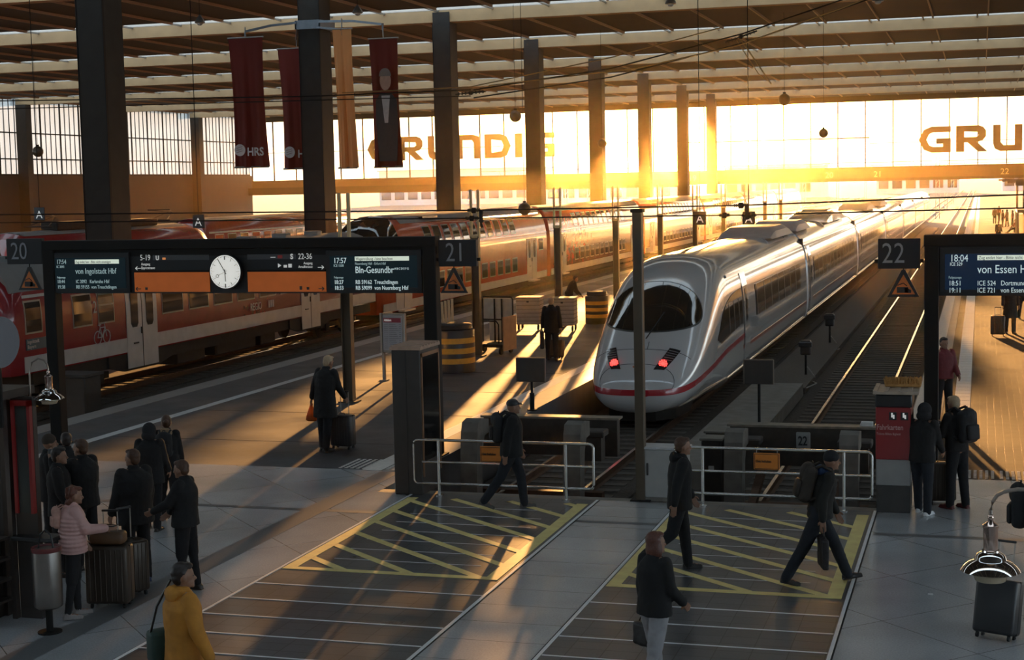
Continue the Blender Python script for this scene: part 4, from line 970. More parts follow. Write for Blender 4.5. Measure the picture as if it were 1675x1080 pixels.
# ------------------------------------------------------------------ buffer stops
def buffer_stop(cx, y, label, num=None):
    t = thing('buffer_stop', label, 'buffer stop', (cx, y, GZ), 0, None)
    BSM = mat('buffer steel grime', (.06, .05, .042), .7, .3, .3, 6); ST = mat('weathered stop frame', (.15, .135, .115), .8, 0, .25, 5)
    for s in (-1, 1):
        p = MB(); poly = [(0, 0), (.35, 0), (.33, .55), (.30, 1.15), (.24, 1.55), (.16, 1.72), (-.10, 1.76), (-.46, 1.70), (-.46, 1.44), (-.2, 1.42), (-.06, 1.2), (.0, .6)]
        # curved concrete horn leaning towards the hall
        p.prism([(-a-.9, b) for a, b in poly], s*.98-.16, s*.98+.16, 'x'); obj('stop_horn', p, ST, t)
        q = MB(); q.rbox(s*.98-.3-(.42 if s < 0 else -.42)*0, s*.98+.3, .05, .5, 1.30, 1.42, .02, 1); q.box(s*.98-.24, s*.98+.24, .1, .42, .85, 1.30); q.cyl((s*.98, .42, 1.08), (s*.98, .95, 1.08), .13, n=16); q.cyl((s*.98, .95, 1.08), (s*.98, 1.02, 1.08), .24, n=20); obj('buffer_head', q, BSM, t)
        r = MB(); r.bar((s*.75, -1.0, .2), (s*.75, 1.6, .95), .14); obj('strut', r, RUST, t)
    b = MB(); b.box(-1.35, 1.35, .9, 1.12, .80, 1.52); obj('cross_beam', b, BSM, t); b = MB(); b.box(-1.4, 1.4, .84, 1.18, 1.52, 1.56); obj('beam_flange', b, mat('worn top flange', (.22, .19, .15), .6, .3, .3, 8), t)
    for y_ in (-1.3, .2): b = MB(); b.box(-1.2, 1.2, y_, y_+.2, .1, .22); obj('base_beam', b, RUST, t)
    if num:
        b = MB(); b.rbox(-.13, .13, .865, .9, 1.14, 1.44, .02, 2); n_ = obj('number_board', b, mat('plate white', (.36, .36, .34), .5), t, label='small white plate numbered 22'); text('number', num, (-.095, .86, 1.2), .24, BLACKP, n_, sx=.72, offset=.004)
    return t
buffer_stop(-8.05, 28.2, 'dark steel buffer stop in front of the white train nose, track 21')
buffer_stop(-3.1, 27.8, 'dark steel buffer stop numbered 22 at the end of the empty track', '22')
def bollard_block(label, x, y, w, h, d):
    t = thing('equipment_box', label, 'box', (x, y, GZ)); b = MB(); b.rbox(-w/2, w/2, -d/2, d/2, 0, h, .02, 1); obj('body', b, UNDER, t); b = MB(); b.rbox(-w/2-.03, w/2+.03, -d/2-.03, d/2+.03, h, h+.05, .01, 1); obj('lid', b, mat('weathered lid', (.20, .18, .15), .7, .2), t)
    b = MB(); b.box(-.05, .05, -d/2-.012, -d/2, h-.55, h-.46); obj('small_plate', b, mat('plate white', (.4, .4, .4)), t)
bollard_block('tall dark equipment box between the tracks, left of the 22 buffer stop', -4.66, 28.0, .36, 1.38, .4)
bollard_block('dark equipment box between the tracks behind the taller box', -4.95, 30.6, .5, 1.1, .5)
t = thing('white_papers', 'small stack of white papers lying on the 22 buffer beam', 'papers', (-1.98, 28.85, GZ+1.562))
for k in range(3): b = MB(); b.box(-.11+.01*k, .12, -.08, .09-.01*k, .025*k, .022+.025*k); obj('sheet_bundle', b, mat('paper', (.7, .7, .68), .8), t)
# boards on posts
def post_board(label, x, y, z, zc, w=.66, h=.54):
    t = thing('track_board', label, 'sign', (x, y, z), 0, 'black boards on posts at the track ends')
    b = MB(); b.rbox(-w/2, w/2, -.03, .03, zc-h/2, zc+h/2, .01, 1); obj('board', b, mat('board back', (.035, .03, .026), .5, 0, .2), t)
    b = MB(); b.cyl((0, .05, 0), (0, .05, zc), .03); b.cyl((0, .05, 0), (0, .05, .4), .055); b.cyl((0, .05, 0), (0, .05, .03), .12); obj('post', b, DARKSTEEL, t)
    b = MB()
    for s in (-1, 1): b.box(s*w/2-.012, s*w/2+.012, -.04, .035, zc-h/2, zc+h/2)
    b.box(-w/2, w/2, -.04, .035, zc+h/2-.012, zc+h/2+.012); obj('rim', b, mat('board rim', (.12, .10, .08), .4, .3), t)
post_board('black board on a post at the platform edge, left of the white train nose', -9.72, 33.64, 0, .93)
post_board('dark board on a post between the tracks, right of the white train', -4.36, 31.97, -.6, 1.76, .60, .50)
# signal boxes / lamps between the tracks
def shunt_signal(x, y, label):
    t = thing('dwarf_signal', label, 'signal', (x, y, -.85)); b = MB(); b.cyl((0, 0, 0), (0, 0, .7), .035); b.cyl((0, 0, 0), (0, 0, .04), .2); obj('post', b, UNDER, t); b = MB(); b.rbox(-.16, .16, -.1, .1, .65, 1.1, .04, 2); b.rbox(-.2, .2, -.16, -.08, .9, 1.05, .02, 1); obj('head', b, BLACKP, t)
    c = MB(); c.tube([(0.05, -.1, .3), (.3, -.3, .02), (.2, -1.0, 0), (.5, -1.8, .02), (.3, -2.8, 0)], .018, 6); obj('cable', c, mat('pale cable', (.4, .36, .3), .6), t)
shunt_signal(-5.05, 47.5, 'small dark shunting signal beside the white train'); shunt_signal(-5.2, 57, 'second dwarf signal farther along between the tracks')
# ------------------------------------------------------------------ info totem
t = thing('info_totem', 'dark box-shaped information totem with a glass poster side, left of the railing', 'totem', (-9.08, 24.45, 0))
b = MB(); b.rbox(-.25, .25, -.47, .47, 0, 2.42, .012, 1); obj('body', b, mat('totem brown', (.05, .043, .038), .5, .1, .15), t)
b = MB(); b.box(-.27, .27, -.49, .49, 2.42, 2.47)
for k in range(7): b.box(-.27, .27, -.44+k*.14, -.38+k*.14, 2.47, 2.49)
obj('roof', b, mat('totem roof', (.45, .30, .22), .6, 0, .2, 8), t)
b = MB(); b.box(.245, .262, -.40, .40, .55, 2.30); o = obj('poster_glass', b, WINDOW, t); b = MB(); b.box(.25, .27, -.44, -.40, .3, 2.36); b.box(.25, .27, .40, .44, .3, 2.36); b.box(.25, .27, -.44, .44, 2.30, 2.36); obj('glass_frame', b, mat('bronze frame', (.35, .22, .14), .3, .7), t)
b = MB(); b.box(-.256, -.25, -.3, .3, .5, 2.2); b.box(-.002, .002, -.478, -.47, 0, 2.4); obj('seam', b, BLACKP, t)
# timetable stand
t = thing('timetable_stand', 'metal timetable stand with a white departures poster and red header', 'poster stand', (-14.85, 38.4, 0), R_(-8))
for x in (-.32, .32): b = MB(); b.box(x-.035, x+.035, -.035, .035, 0, 1.8); b.box(x-.1, x+.1, -.1, .1, 0, .02); obj('leg', b, GALV, t)
b = MB(); b.rbox(-.36, .36, -.06, .06, .75, 1.80, .015, 1); obj('frame', b, GALV, t)
b = MB(); b.box(-.29, .29, -.068, -.06, .82, 1.74); po = obj('poster', b, mat('poster paper', (.42, .40, .41), .5, 0, .05), t)
b = MB(); b.box(-.26, .26, -.073, -.068, 1.56, 1.68); obj('poster_header', b, mat('poster red', (.35, .04, .06), .5), po)
b = MB()
for k in range(13):
    b.box(-.25, -.13, -.072, -.068, 1.50-k*.052, 1.51-k*.052); b.box(-.1, .1+.01*(k % 4)*3, -.072, -.068, 1.50-k*.052, 1.51-k*.052); b.box(.2, .26, -.072, -.068, 1.50-k*.052, 1.51-k*.052)
obj('poster_print', b, mat('print grey', (.15, .15, .16), .6), po)
text('header_lettering', 'Abfahrt', (-.24, -.075, 1.59), .09, WHITEP, po, sx=.8)
b = MB(); b.box(-.36, -.30, -.1, .5, .75, 1.80); obj('side_panel', b, GALV, t)
# grit bins
def grit_bin(label, x, y, r, h, top):
    t = thing('striped_barrel', label, 'barrel', (x, y, 0), 0, 'black and yellow striped barrels'); n = 32
    b = MB(); b.lathe([(r*.98, 0), (r*.98, .03), (r, .04), (r, h*.97), (r*.98, h)], n=n); obj('drum', b, BLACKP, t, smooth=40)
    for k in range(3): z = h*(.22+.235*k); b = MB(); b.lathe([(r*1.0, z-.001), (r*1.008, z), (r*1.008, z+h*.125), (r*1.0, z+h*.126)], n=n); obj('yellow_band', b, YELLOW, t, smooth=40)
    b = MB(); b.lathe([(r*.8, h), (r*.86, h+.02), (r*.86, h+.13), (r*.80, h+.16), (r*.3, h+.17)], n=n); obj('lid', b, RUBBER, t, smooth=40)
grit_bin('large black and yellow striped barrel, right of the gantry post', -13.95, 40.6, .60, 1.18, 0)
grit_bin('smaller black and yellow striped barrel, beside the wicker-sided luggage cart', -13.45, 55.4, .42, 1.02, 0)
t = thing('broom_bundle', 'bundle of pale broom heads and slats standing behind the large striped barrel', 'brooms', (-14.6, 41.75, 0))
for k in range(4): b = MB(); b.bar((k*.09, 0, 0), (-.02+k*.10, -.1, 1.85+.03*k), .07, .03); obj('slat', b, mat('pale wood', (.6, .48, .3), .7), t)
# luggage carts
t = thing('luggage_cart', 'steel luggage trolley with upright white panel, right of the large striped barrel', 'cart', (-14.25, 45.3, 0), R_(-10))
b = MB()
for x in (-.52, .52): b.tube([(x, .3, .3), (x, .3, 1.62), (x*.94, .3, 1.7)], .025, 8)
b.tube([(-.5, .3, 1.7), (.5, .3, 1.7)], .025, 8); b.tube([(-.52, .3, 1.0), (.52, .3, 1.0)], .02, 8)
for x in (-.1, .15): b.tube([(x, .28, .3), (x, .28, 1.65)], .025, 6)
b.tube([(-.35, -.25, .3), (-.35, -.25, .9), (-.28, -.25, 1.0), (.22, -.25, 1.0), (.3, -.25, .9), (.3, -.25, .3)], .022, 8); obj('frame', b, DARKSTEEL, t)
b = MB(); b.box(-.50, .50, .31, .33, 1.02, 1.66); b.box(-.3, .45, .31, .33, .35, .98); obj('panel', b, mat('white trolley panel', (.6, .58, .5), .6), t)
b = MB(); b.rbox(-.55, .55, -.5, .35, .22, .32, .02, 1); obj('deck', b, DARKSTEEL, t)
for x, y in ((-.45, -.4), (.45, -.4), (-.45, .25), (.45, .25)): b = MB(); b.cyl((x-.03, y, .11), (x+.03, y, .11), .11, n=16); obj('wheel', b, RUBBER, t)
b = MB(); b.box(.56, .60, -.5, .35, .12, 1.15); obj('side_board', b, mat('plywood', (.42, .24, .13), .7, 0, .15), t)
def roll_cage(label, x, y):
    t = thing('roll_container', label, 'cart', (x, y, 0), R_(5), 'roll containers beside the worker')
    b = MB(); b.rbox(-.42, .42, -.4, .4, .2, 1.12, .03, 2)
    obj('body', b, mat('container beige', (.48, .40, .32), .7), t); b = MB()
    for k in range(6): b.box(-.43, .43, -.41, .41, .32+k*.14, .335+k*.14)
    obj('slat_gap', b, mat('container gap', (.10, .08, .06), .8), t)
    b = MB(); b.rbox(-.45, .45, -.43, .43, 1.12, 1.17, .015, 1); obj('rim', b, GALV, t)
    for x_, y_ in ((-.35, -.33), (.35, -.33), (-.35, .33), (.35, .33)): b = MB(); b.cyl((x_-.025, y_, .1), (x_+.025, y_, .1), .1, n=14); obj('wheel', b, RUBBER, t)
    b = MB(); b.box(-.04, .04, -.42, -.405, .98, 1.04); obj('label_holder', b, BLACKP, t)
roll_cage('slatted roll container nearest the smaller striped barrel', -13.95, 52.6); roll_cage('slatted roll container half behind the third mast', -15.3, 53.0)
# ticket machine
RT = mat('ticket machine red', (.28, .022, .025), .35, 0, .1, coat=.4)
t = thing('ticket_machine', 'red and grey ticket machine lettered Fahrkarten with a broom head on top', 'ticket machine', (-1.24, 24.45, 0))
b = MB(); b.rbox(-.27, .25, -.42, .42, .82, 1.62, .01, 1); obj('red_body', b, RT, t)
b = MB(); b.rbox(-.265, .245, -.41, .41, .42, .82, .008, 1); obj('grey_body', b, mat('machine grey', (.30, .29, .28), .5, 0, .08), t)
b = MB(); b.rbox(-.26, .24, -.40, .40, 0, .42, .008, 1); obj('plinth', b, mat('machine plinth', (.06, .055, .052), .7), t)
b = MB(); b.rbox(-.28, .27, -.43, .43, 1.62, 1.82, .02, 1); obj('head', b, BLACKP, t)
b = MB(); b.box(-.31, .36, -.45, .45, 1.82, 1.86)
for k in range(4): b.box(-.31+k*.17, -.25+k*.17, -.45, .45, 1.86, 1.875)
obj('roof', b, mat('machine roof', (.40, .32, .25), .6, 0, .2), t)
text('lettering', 'Fahrkarten', (-.255, -.428, 1.28), .115, mat('machine lettering', (.62, .35, .33), .5), t, sx=.78, offset=.001); text('small_lettering', 'Tickets Billets Biglietti', (-.255, -.428, 1.20), .05, mat('machine lettering'  , (.62, .35, .33)), t, sx=.8)
for x in (-.07, .10): 
    b = MB(); b.box(x, x+.11, -.43, -.42, 1.43, 1.55); po = obj('pictogram_field', b, BLACKP, t)
    b = MB(); b.box(x+.03, x+.055, -.434, -.43, 1.47, 1.54); b.box(x+.055, x+.08, -.434, -.43, 1.45, 1.51); obj('pictogram', b, WHITEP, po)
b = MB(); b.box(.25, .262, -.3, .3, .9, 1.5); obj('touch_screen', b, WINDOW, t)
b = MB(); b.rbox(.25, .31, -.2, .2, .6, .78, .01, 1); obj('cash_tray', b, BLACKP, t)
t = thing('straw_mat', 'orange bristle mat lying on top of the red ticket machine', 'mat', (-1.2, 24.62, 1.878)); random.seed(3)
b = MB(); b.rbox(-.20, .34, -.14, .14, 0, .04, .01, 1)
for k in range(420): x = random.uniform(-.2, .34); y = random.uniform(-.14, .14); b.bar((x, y, .03), (x+random.uniform(-.03, .03), y+random.uniform(-.03, .03), .09+random.random()*.05), .008)
obj('bristles', b, mat('straw', (.50, .26, .08), .8, 0, .2), t, kind='stuff')
# ------------------------------------------------------------------ banners hanging from the second column
BY = 66.0
tb = thing('banner_bracket', 'grey perforated curved bracket arms fixed round the second column', 'bracket', (CX, BY, 0))
b = MB()
for s, far_, yf, st, ys in ((-1, -2.7, -.4, -1.52, 2.6), (1, 4.02, -.4, 2.1, -.5)):
    pts = [(s*.6-.1, .74, 12.75), (far_*.6, .1, 12.62), (far_, yf, 12.35)]
    for p_, q_ in zip(pts, pts[1:]): b.bar(p_, q_, .16, .10)
    b.tube([pts[-1], (far_, yf, 12.1)], .04, 6); b.bar((s*.5-.1, .74, 12.5), (st, ys, 12.2), .12, .08)
    b.tube([(st, ys, 12.4), (st, ys, 11.95)], .03, 6)
b.box(-.72, .52, .72, .80, 12.45, 12.85); b.box(-.74, -.66, .72, 2.4, 12.45, 12.85); b.box(.46, .54, .72, 2.4, 12.45, 12.85)
obj('arm', b, mat('bracket blue grey', (.20, .23, .26), .45, .5), tb)
def banner(label, xl, xr, ytop, zt, zb, m_, lettering=None, phase=0, grp=None, tilt=0.0, face=False):
    t = thing('hanging_banner', label, 'banner', (xl, ytop, 0), 0, grp); w = xr-xl; nx, nz = 18, 14
    vs = []
    for j in range(nz+1):
        v = j/nz
        for i in range(nx+1):
            u = i/nx; x = u*w*(1-.10*math.sin(math.pi*v)) + .05*w*math.sin(math.pi*v)+tilt*v; y = .10*v*math.sin(u*13+phase)+.06*v*math.sin(u*27)
            z = zt+(zb-zt)*v+.10*(1-v)*0
            vs.append(Vector((x, y, z)))
    b = MB(); b.add(vs, [(j*(nx+1)+i, j*(nx+1)+i+1, (j+1)*(nx+1)+i+1, (j+1)*(nx+1)+i) for j in range(nz) for i in range(nx)])
    c = obj('cloth', thick(b.mesh(), .03), m_, t, smooth=60)
    r = MB(); r.tube([(-.05, 0, zt+.03), (w+.05, 0, zt+.03)], .04, 6); obj('top_rod', r, GALV, t)
    r = MB(); r.tube([(-.02+tilt, 0, zb), (w+tilt, 0, zb)], .05, 6); obj('bottom_rod', r, GALV, t)
    r = MB(); r.tube([(w/2, 0, zt), (w/2, 0, zt+.5)], .03, 5); obj('hanger', r, GALV, t)
    if lettering:
        text('lettering', lettering, (w*.44+tilt*.9, -.22, zb+.52), .52, mat('banner white', (.62, .58, .56), .7), t, sx=.9, offset=.012)
        d = MB(); d.cyl((w*.23+tilt*.9, -.20, zb+.78), (w*.23+tilt*.9, -.24, zb+.78), .27, n=24); lo = obj('round_logo', d, mat('banner white'  , (.62, .58, .56)), t)
        d = MB()
        for k in range(3): d.bar((w*.23-.16+tilt*.9, -.25, zb+.66+k*.1), (w*.23+.13+tilt*.9, -.25, zb+.74+k*.1), .045, .01)
        obj('logo_lines', d, m_, lo)
    return t
def cloth(name, col, back):
    M = mat(name, col, .8, 0, .15, .8); t = M.node_tree; b = t.nodes['Principled BSDF']; tl = t.nodes.new('ShaderNodeBsdfTranslucent'); tl.inputs[0].default_value = (*back, 1)
    mx = t.nodes.new('ShaderNodeMixShader'); mx.inputs[0].default_value = .45; o = [n for n in t.nodes if n.type == 'OUTPUT_MATERIAL'][0]
    t.links.new(b.outputs[0], mx.inputs[1]); t.links.new(tl.outputs[0], mx.inputs[2]); t.links.new(mx.outputs[0], o.inputs[0]); return M
BR = cloth('banner dark red', (.22, .035, .026), (.30, .04, .02))
banner('dark red banner with white HRS lettering, leftmost', -33.05, -31.35, BY-.4, 12.05, 6.2, BR, 'HRS', 0, None, .1)
banner('second dark red HRS banner, partly behind the second column', -32.0, -30.05, BY+2.6, 11.75, 6.12, BR, 'HRS', 2, None, .1)
b3 = banner('narrow pale orange banner right of the second column', -27.85, -26.95, BY-.5, 12.2, 6.05, cloth('banner orange cream', (.85, .52, .24), (1.0, .62, .28)), None, 1, None, .1)
b4 = banner('dark red banner with the portrait of a person in a suit', -26.15, -24.8, BY-.4, 11.7, 6.05, BR, None, 3, None, .1)
ph = MB(); ph.prism([(.42, 6.3), (1.25, 6.3), (1.35, 8.0), (1.3, 9.0), (1.05, 9.3), (.55, 9.3), (.32, 9.0), (.3, 8.0)], -.20, -.17, 'y'); obj('printed_jacket', ph, mat('print dark cloth', (.05, .04, .04), .8), b4)
ph = MB(); ph.prism([(.72, 8.0), (.88, 8.0), (1.0, 9.2), (.6, 9.2)], -.22, -.2, 'y'); obj('printed_shirt', ph, mat('print shirt', (.5, .46, .44), .8), b4)
ph = MB(); ph.prism([(.8+.26*math.cos(a), 9.85+.42*math.sin(a)) for a in [k*math.pi/10 for k in range(20)]], -.22, -.19, 'y'); obj('printed_face', ph, mat('print face', (.48, .28, .21), .8), b4)
ph = MB(); ph.prism([(.8+.29*math.cos(a), 10.05+.36*math.sin(a)) for a in [k*math.pi/10 for k in range(11)]], -.235, -.22, 'y'); obj('printed_hair', ph, mat('print hair', (.22, .17, .15), .8), b4)
# ------------------------------------------------------------------ round lamps hanging under the roof
def globe(x, y, z, r, label, top=None, cage=False):
    t = thing('hanging_globe', label, 'hall lamp', (x, y, z), 0, 'round lamps hanging from wires'); b = MB(); b.ell((0, 0, 0), (r, r, r), 20, 12); obj('globe', b, mat('globe dark brown', (.07, .045, .02), .35, 0, .1), t, smooth=80)
    b = MB(); b.cyl((0, 0, r*.8), (0, 0, r*1.25), r*.25, n=10); obj('cap', b, DARKSTEEL, t); b = MB(); b.tube([(0, 0, r), (0, 0, top-z)], .012, 4); obj('wire', b, DARKSTEEL, t)
def pq(px, py, Y):
    d = ray(px, py); t_ = Y/d.y; return Vector((d.x*t_, Y, CAMH+d.z*t_))
for (px, py, Y, r, lab) in ((843, 190, 85, .34, 'brown globe lamp hanging left of the fourth column'), (1283, 163, 95, .36, 'brown globe lamp at the top edge of the bright glazing'), (1347, 218, 95, .28, 'small brown globe lamp in front of the bright glazing, above the thin bar'), (985, 235, 100, .30, 'globe lamp in the sun glare beside the fifth column'), (858, 342, 60, .26, 'dark globe lamp low over the double-deck train roof'), (62, 248, 90, .36, 'dark oval lamp in front of the left glazed wall')):
    p_ = pq(px, py, Y); globe(p_.x, p_.y, p_.z, r, lab, 15.3)
for (px, py, Y, lab) in ((327, 38, 60, 'small pendant lamp under the roof, left'), (585, 22, 60, 'small pendant lamp under the roof, above the orange banner'), (1097, 7, 60, 'small pendant lamp at the top edge, middle'), (1436, 3, 60, 'small pendant lamp at the top edge, right')):
    p_ = pq(px, py, Y); t = thing('pendant_lamp', lab, 'hall lamp', tuple(p_), 0, 'small pendant lamps under the roof'); b = MB(); b.lathe([(.02, .35), (.06, .3), (.20, .1), (.22, .02), (.18, 0)], n=16); obj('shade', b, GALV, t); b = MB(); b.ell((0, 0, 0), (.13, .13, .1), 12, 6); obj('bulb', b, mat('lamp glass', (.5, .5, .48), .2), t); b = MB(); b.tube([(0, 0, .3), (0, 0, 15.3-p_.z)], .012, 4); obj('cord', b, DARKSTEEL, t)
# ------------------------------------------------------------------ overhead wires
def wire(name, label, pts, r, m_=None, grp='overhead wires', cat='wire'):
    o = obj(name, MB().tube(pts, r, 6), m_ or DARKSTEEL); tag(o, label, cat, grp); return o
W1 = [pq(-60, 352, 40), pq(785, 344, 40), pq(1215, 336, 40), pq(1760, 315, 40)]; W2 = [pq(-60, 365, 40), pq(785, 357, 40), pq(1215, 352, 40), pq(1760, 338, 40)]
wire('span_wire', 'upper of the two dark span wires crossing the whole view above the trains', W1, .022, None, 'span wires'); wire('span_wire', 'lower of the two dark span wires crossing the whole view above the trains', W2, .020, None, 'span wires')
W3 = [pq(-60, 166, 60), pq(500, 158, 60), pq(770, 147, 60)]; W4 = [pq(-60, 180, 60), pq(770, 157, 60)]
wire('span_wire', 'upper span wire crossing the banners at the left', W3, .028, None, 'span wires'); wire('span_wire', 'lower span wire crossing the banners at the left', W4, .022, None, 'span wires')
GOLDW = mat('bronze wire', (.45, .30, .12), .35, .6, 0)
wire('catenary_wire', 'dark wire rising from the insulator to the upper right, top one', [pq(775, 147, 60), pq(1000, 112, 60), pq(1215, 55, 60), pq(1420, -15, 60)], .03)
wire('catenary_wire', 'dark wire rising from the insulator to the upper right, lower one', [pq(775, 160, 60), pq(1000, 126, 60), pq(1225, 68, 60), pq(1440, -8, 60)], .03)
wire('catenary_wire', 'bronze contact wire running up to the right, left part', [pq(560, 152, 60), pq(770, 142, 60), pq(1000, 94, 58), pq(1180, 45, 55)], .022, GOLDW)
wire('catenary_wire', 'bronze contact wire running up to the right, right part', [pq(800, 140, 60), pq(1040, 112, 58), pq(1205, 75, 56), pq(1380, 12, 54), pq(1440, -12, 54)], .024, GOLDW)
wire('dropper_wire', 'bronze brace wires hanging down right of the glare, outer one', [pq(1210, 62, 60), pq(1262, 138, 60)], .03, GOLDW); wire('dropper_wire', 'bronze brace wires hanging down right of the glare, inner one', [pq(1205, 66, 60), pq(1240, 120, 60), pq(1256, 133, 60)], .02, GOLDW)
def insulator(px, py, Y, label, L=1.0, horiz=True, ang=0.0):
    p_ = pq(px, py, Y); t = thing('insulator', label, 'insulator', tuple(p_), 0, 'insulators on the overhead wires'); b = MB(); d = Vector((math.cos(ang), 0, math.sin(ang)))
    L *= .5 if Y < 50 else .8; q_ = Y/40
    b.cyl(-d*L/2, d*L/2, .02*q_)
    for k in range(8): c = -d*L*.4+d*L*.8*k/7; b.cyl(c-d*.012, c+d*.012, .045*q_, n=12)
    obj('ribbed_rod', b, RUBBER, t); b = MB(); b.rbox(-.06, .06, -.04, .04, -.08, .07, .015, 1); obj('clamp', b, DARKSTEEL, t)
for a in ((770, 152, 60, 'insulator left of the fourth column where the wires part', 1.6, True, .05), (1212, 60, 60, 'insulator joining the rising wires near the top', 1.6, True, .3), (775, 344, 40, 'insulator on the upper span wire by the second mast', .8), (772, 357, 40, 'insulator on the lower span wire by the second mast', .8), (1212, 336, 40, 'insulator on the upper span wire over the white train', .8), (1225, 352, 40, 'insulator on the lower span wire over the white train', .8), (1185, 352, 40, 'short insulator left of the one over the white train', .6)): insulator(*a)
def wire_link(px, py, Y, label):
    p_ = pq(px, py, Y); t = thing('wire_link', label, 'clamp', tuple(p_), 0, None); b = MB(); b.rbox(-.05, .05, -.04, .04, -.15, .13, .015, 1); b.ell((0, 0, -.17), (.07, .06, .06), 10, 6); obj('clamp_body', b, RUBBER, t)
wire_link(787, 351, 40, 'dark clamp joining the two span wires by the second mast'); wire_link(1222, 345, 40, 'dark clamp joining the two span wires above the white train')
for i, (px, py) in enumerate(((1145, 357), (1225, 357))):
    p_ = pq(px, py, 70); t = thing('hanging_letter_sign', ['left black platform section sign with the letter A', 'right black platform section sign with the letter A'][i], 'sign', tuple(p_)); b = MB(); b.rbox(-.28, .28, -.04, .04, -.3, .3, .02, 1); obj('box', b, PANEL, t); text('letter', 'A', (-.17, -.045, -.2), .5, WHITEP, t); b = MB(); b.tube([(0, 0, .3), (0, 0, 15.3-p_.z)], .02, 5); obj('hanger', b, DARKSTEEL, t)
for i, (px, py) in enumerate(((325, 362), (205-140, 350))):
    p_ = pq(px, py, 62); t = thing('hanging_letter_sign', ['black section sign with the letter A above the round-nosed locomotive', 'black section sign with the letter A at the far left'][i], 'sign', tuple(p_)); b = MB(); b.rbox(-.28, .28, -.04, .04, -.3, .3, .02, 1); obj('box', b, PANEL, t); text('letter', 'A', (-.17, -.045, -.2), .5, WHITEP, t); b = MB(); b.tube([(0, 0, .3), (0, 0, 15.3-p_.z)], .02, 5); obj('hanger', b, DARKSTEEL, t)
# ------------------------------------------------------------------ pendant lamps close to the camera, kiosk, waste bin
def goose(label, base, H, s, arm, lit):
    """base: centre of the lamp opening"""
    t = thing('gooseneck_lamp', label, 'lamp', base, 0, None); k = s
    b = MB(); b.lathe([(.160*k, 0), (.174*k, .006*k), (.168*k, .016*k), (.15*k, .036*k), (.125*k, .056*k), (.098*k, .068*k), (.092*k, .074*k), (.09*k, .09*k), (.075*k, .108*k), (.052*k, .120*k), (.05*k, .13*k)], n=36); obj('shade', b, POLISH, t, smooth=50)
    b = MB(); b.lathe([(.085*k, -.055*k), (.09*k, -.05*k), (.10*k, -.02*k), (.145*k, -.005*k), (.145*k, .005*k)], n=32); obj('glass_ring', b, mat('lamp ring', (.5, .42, .3), .15, .4, 0), t, smooth=50)
    b = MB(); b.lathe([(.03*k, -.06*k), (.078*k, -.055*k), (.08*k, -.02*k)], n=28); obj('bulb_glass', b, mat('lit lamp glass', (.8, .7, .5), .3, 0, 0, emit=(1, .8, .5), estr=lit), t, smooth=50)
    b = MB(); b.lathe([(.042*k, .125*k), (.042*k, .26*k), (.046*k, .265*k), (.046*k, .28*k), (.02*k, .30*k), (.014*k, .31*k), (.02*k, .325*k), (.012*k, .345*k)], n=28); obj('socket', b, mat('copper socket', (.55, .42, .36), .12, .9, 0), t, smooth=50)
    b = MB(); b.tube([Vector(p_) for p_ in arm], .0115*k, 10); obj('gooseneck', b, mat('neck metal', (.35, .30, .26), .3, .8, 0), t, smooth=60)
arc = [(0, 0, .33), (0.0, 0, .37), (.01, 0, .42), (.035, 0, .46), (.08, 0, .485), (.15, 0, .50), (.35, 0, .50), (1.6, 0, .48), (1.75, 0, .40), (1.8, 0, .25), (1.8, 0, -2.72)]
p_ = pq(1620, 935, 9.5); goose('polished gooseneck lamp close to the camera at the lower right', tuple(p_), 0, 1.0, arc, .35)
arcl = [(0, 0, .33), (-.0, 0, .37), (-.01, 0, .42), (-.05, 0, .47), (-.13, 0, .49), (-.22, 0, .44), (-.26, 0, .30), (-.27, 0, -.1)]
p_ = pq(81, 653, 16.2); goose('polished gooseneck lamp above the kiosk counter at the left', tuple(p_), 0, 1.0, arcl, 6.0)
kg = thing('kiosk', 'dark kiosk at the left edge with red-lit frames, shelves and a counter', 'kiosk', (0, 0, 0))
KM = mat('kiosk dark wood', (.030, .022, .018), .5, 0, .2)
KR = mat('kiosk red frame', (.17, .012, .012), .4, 0, .05, emit=(.9, .05, .04), estr=.01)
b = MB(); b.box(-12.2, -11.35, 15.2, 16.1, 0, .95); b.box(-12.2, -11.3, 16.0, 16.15, 0, 2.7); obj('carcass', b, KM, kg)
b = MB(); b.box(-12.3, -10.98, 15.3, 16.3, 2.70, 2.80); b.bar((-12.2, 15.4, 3.0), (-11.0, 15.4, 2.80), .10); obj('roof', b, KM, kg)
b = MB(); b.bar((-12.0, 15.3, 2.92), (-11.1, 15.3, 2.78), .07); obj('roof_trim', b, mat('kiosk pale wood', (.30, .20, .12), .6), kg)
for x0, x1 in ((-11.06, -10.80),):
    b = MB(); b.box(x0, x0+.04, 15.9, 15.96, 1.3, 2.66); b.box(x1-.04, x1, 15.9, 15.96, 1.3, 2.66); b.box(x0, x1, 15.9, 15.96, 2.6, 2.66); obj('red_frame', b, KR, kg)
    b = MB(); b.box(x0+.04, x1-.04, 15.93, 15.97, 1.3, 2.6); obj('poster', b, mat('poster dark green', (.03, .035, .03), .4), kg)
b = MB(); b.box(-11.10, -10.80, 15.97, 16.05, 0, 2.70); obj('pillar', b, mat('kiosk pillar', (.05, .042, .038), .4, .3), kg)
b = MB(); b.box(-11.17, -11.11, 15.9, 15.98, 0, 2.7); obj('steel_edge', b, mat('kiosk steel', (.12, .10, .09), .35, .7), kg)
b = MB()
for z in (.25, .5, .75, 1.0): b.box(-11.9, -11.12, 15.45, 15.85, z, z+.03)
obj('shelf', b, mat('kiosk steel'   , (.12, .10, .09)), kg)
b = MB()
for k in range(8): b.box(-11.5, -11.22, 15.32, 15.36, 2.0+k*.055, 2.025+k*.055)
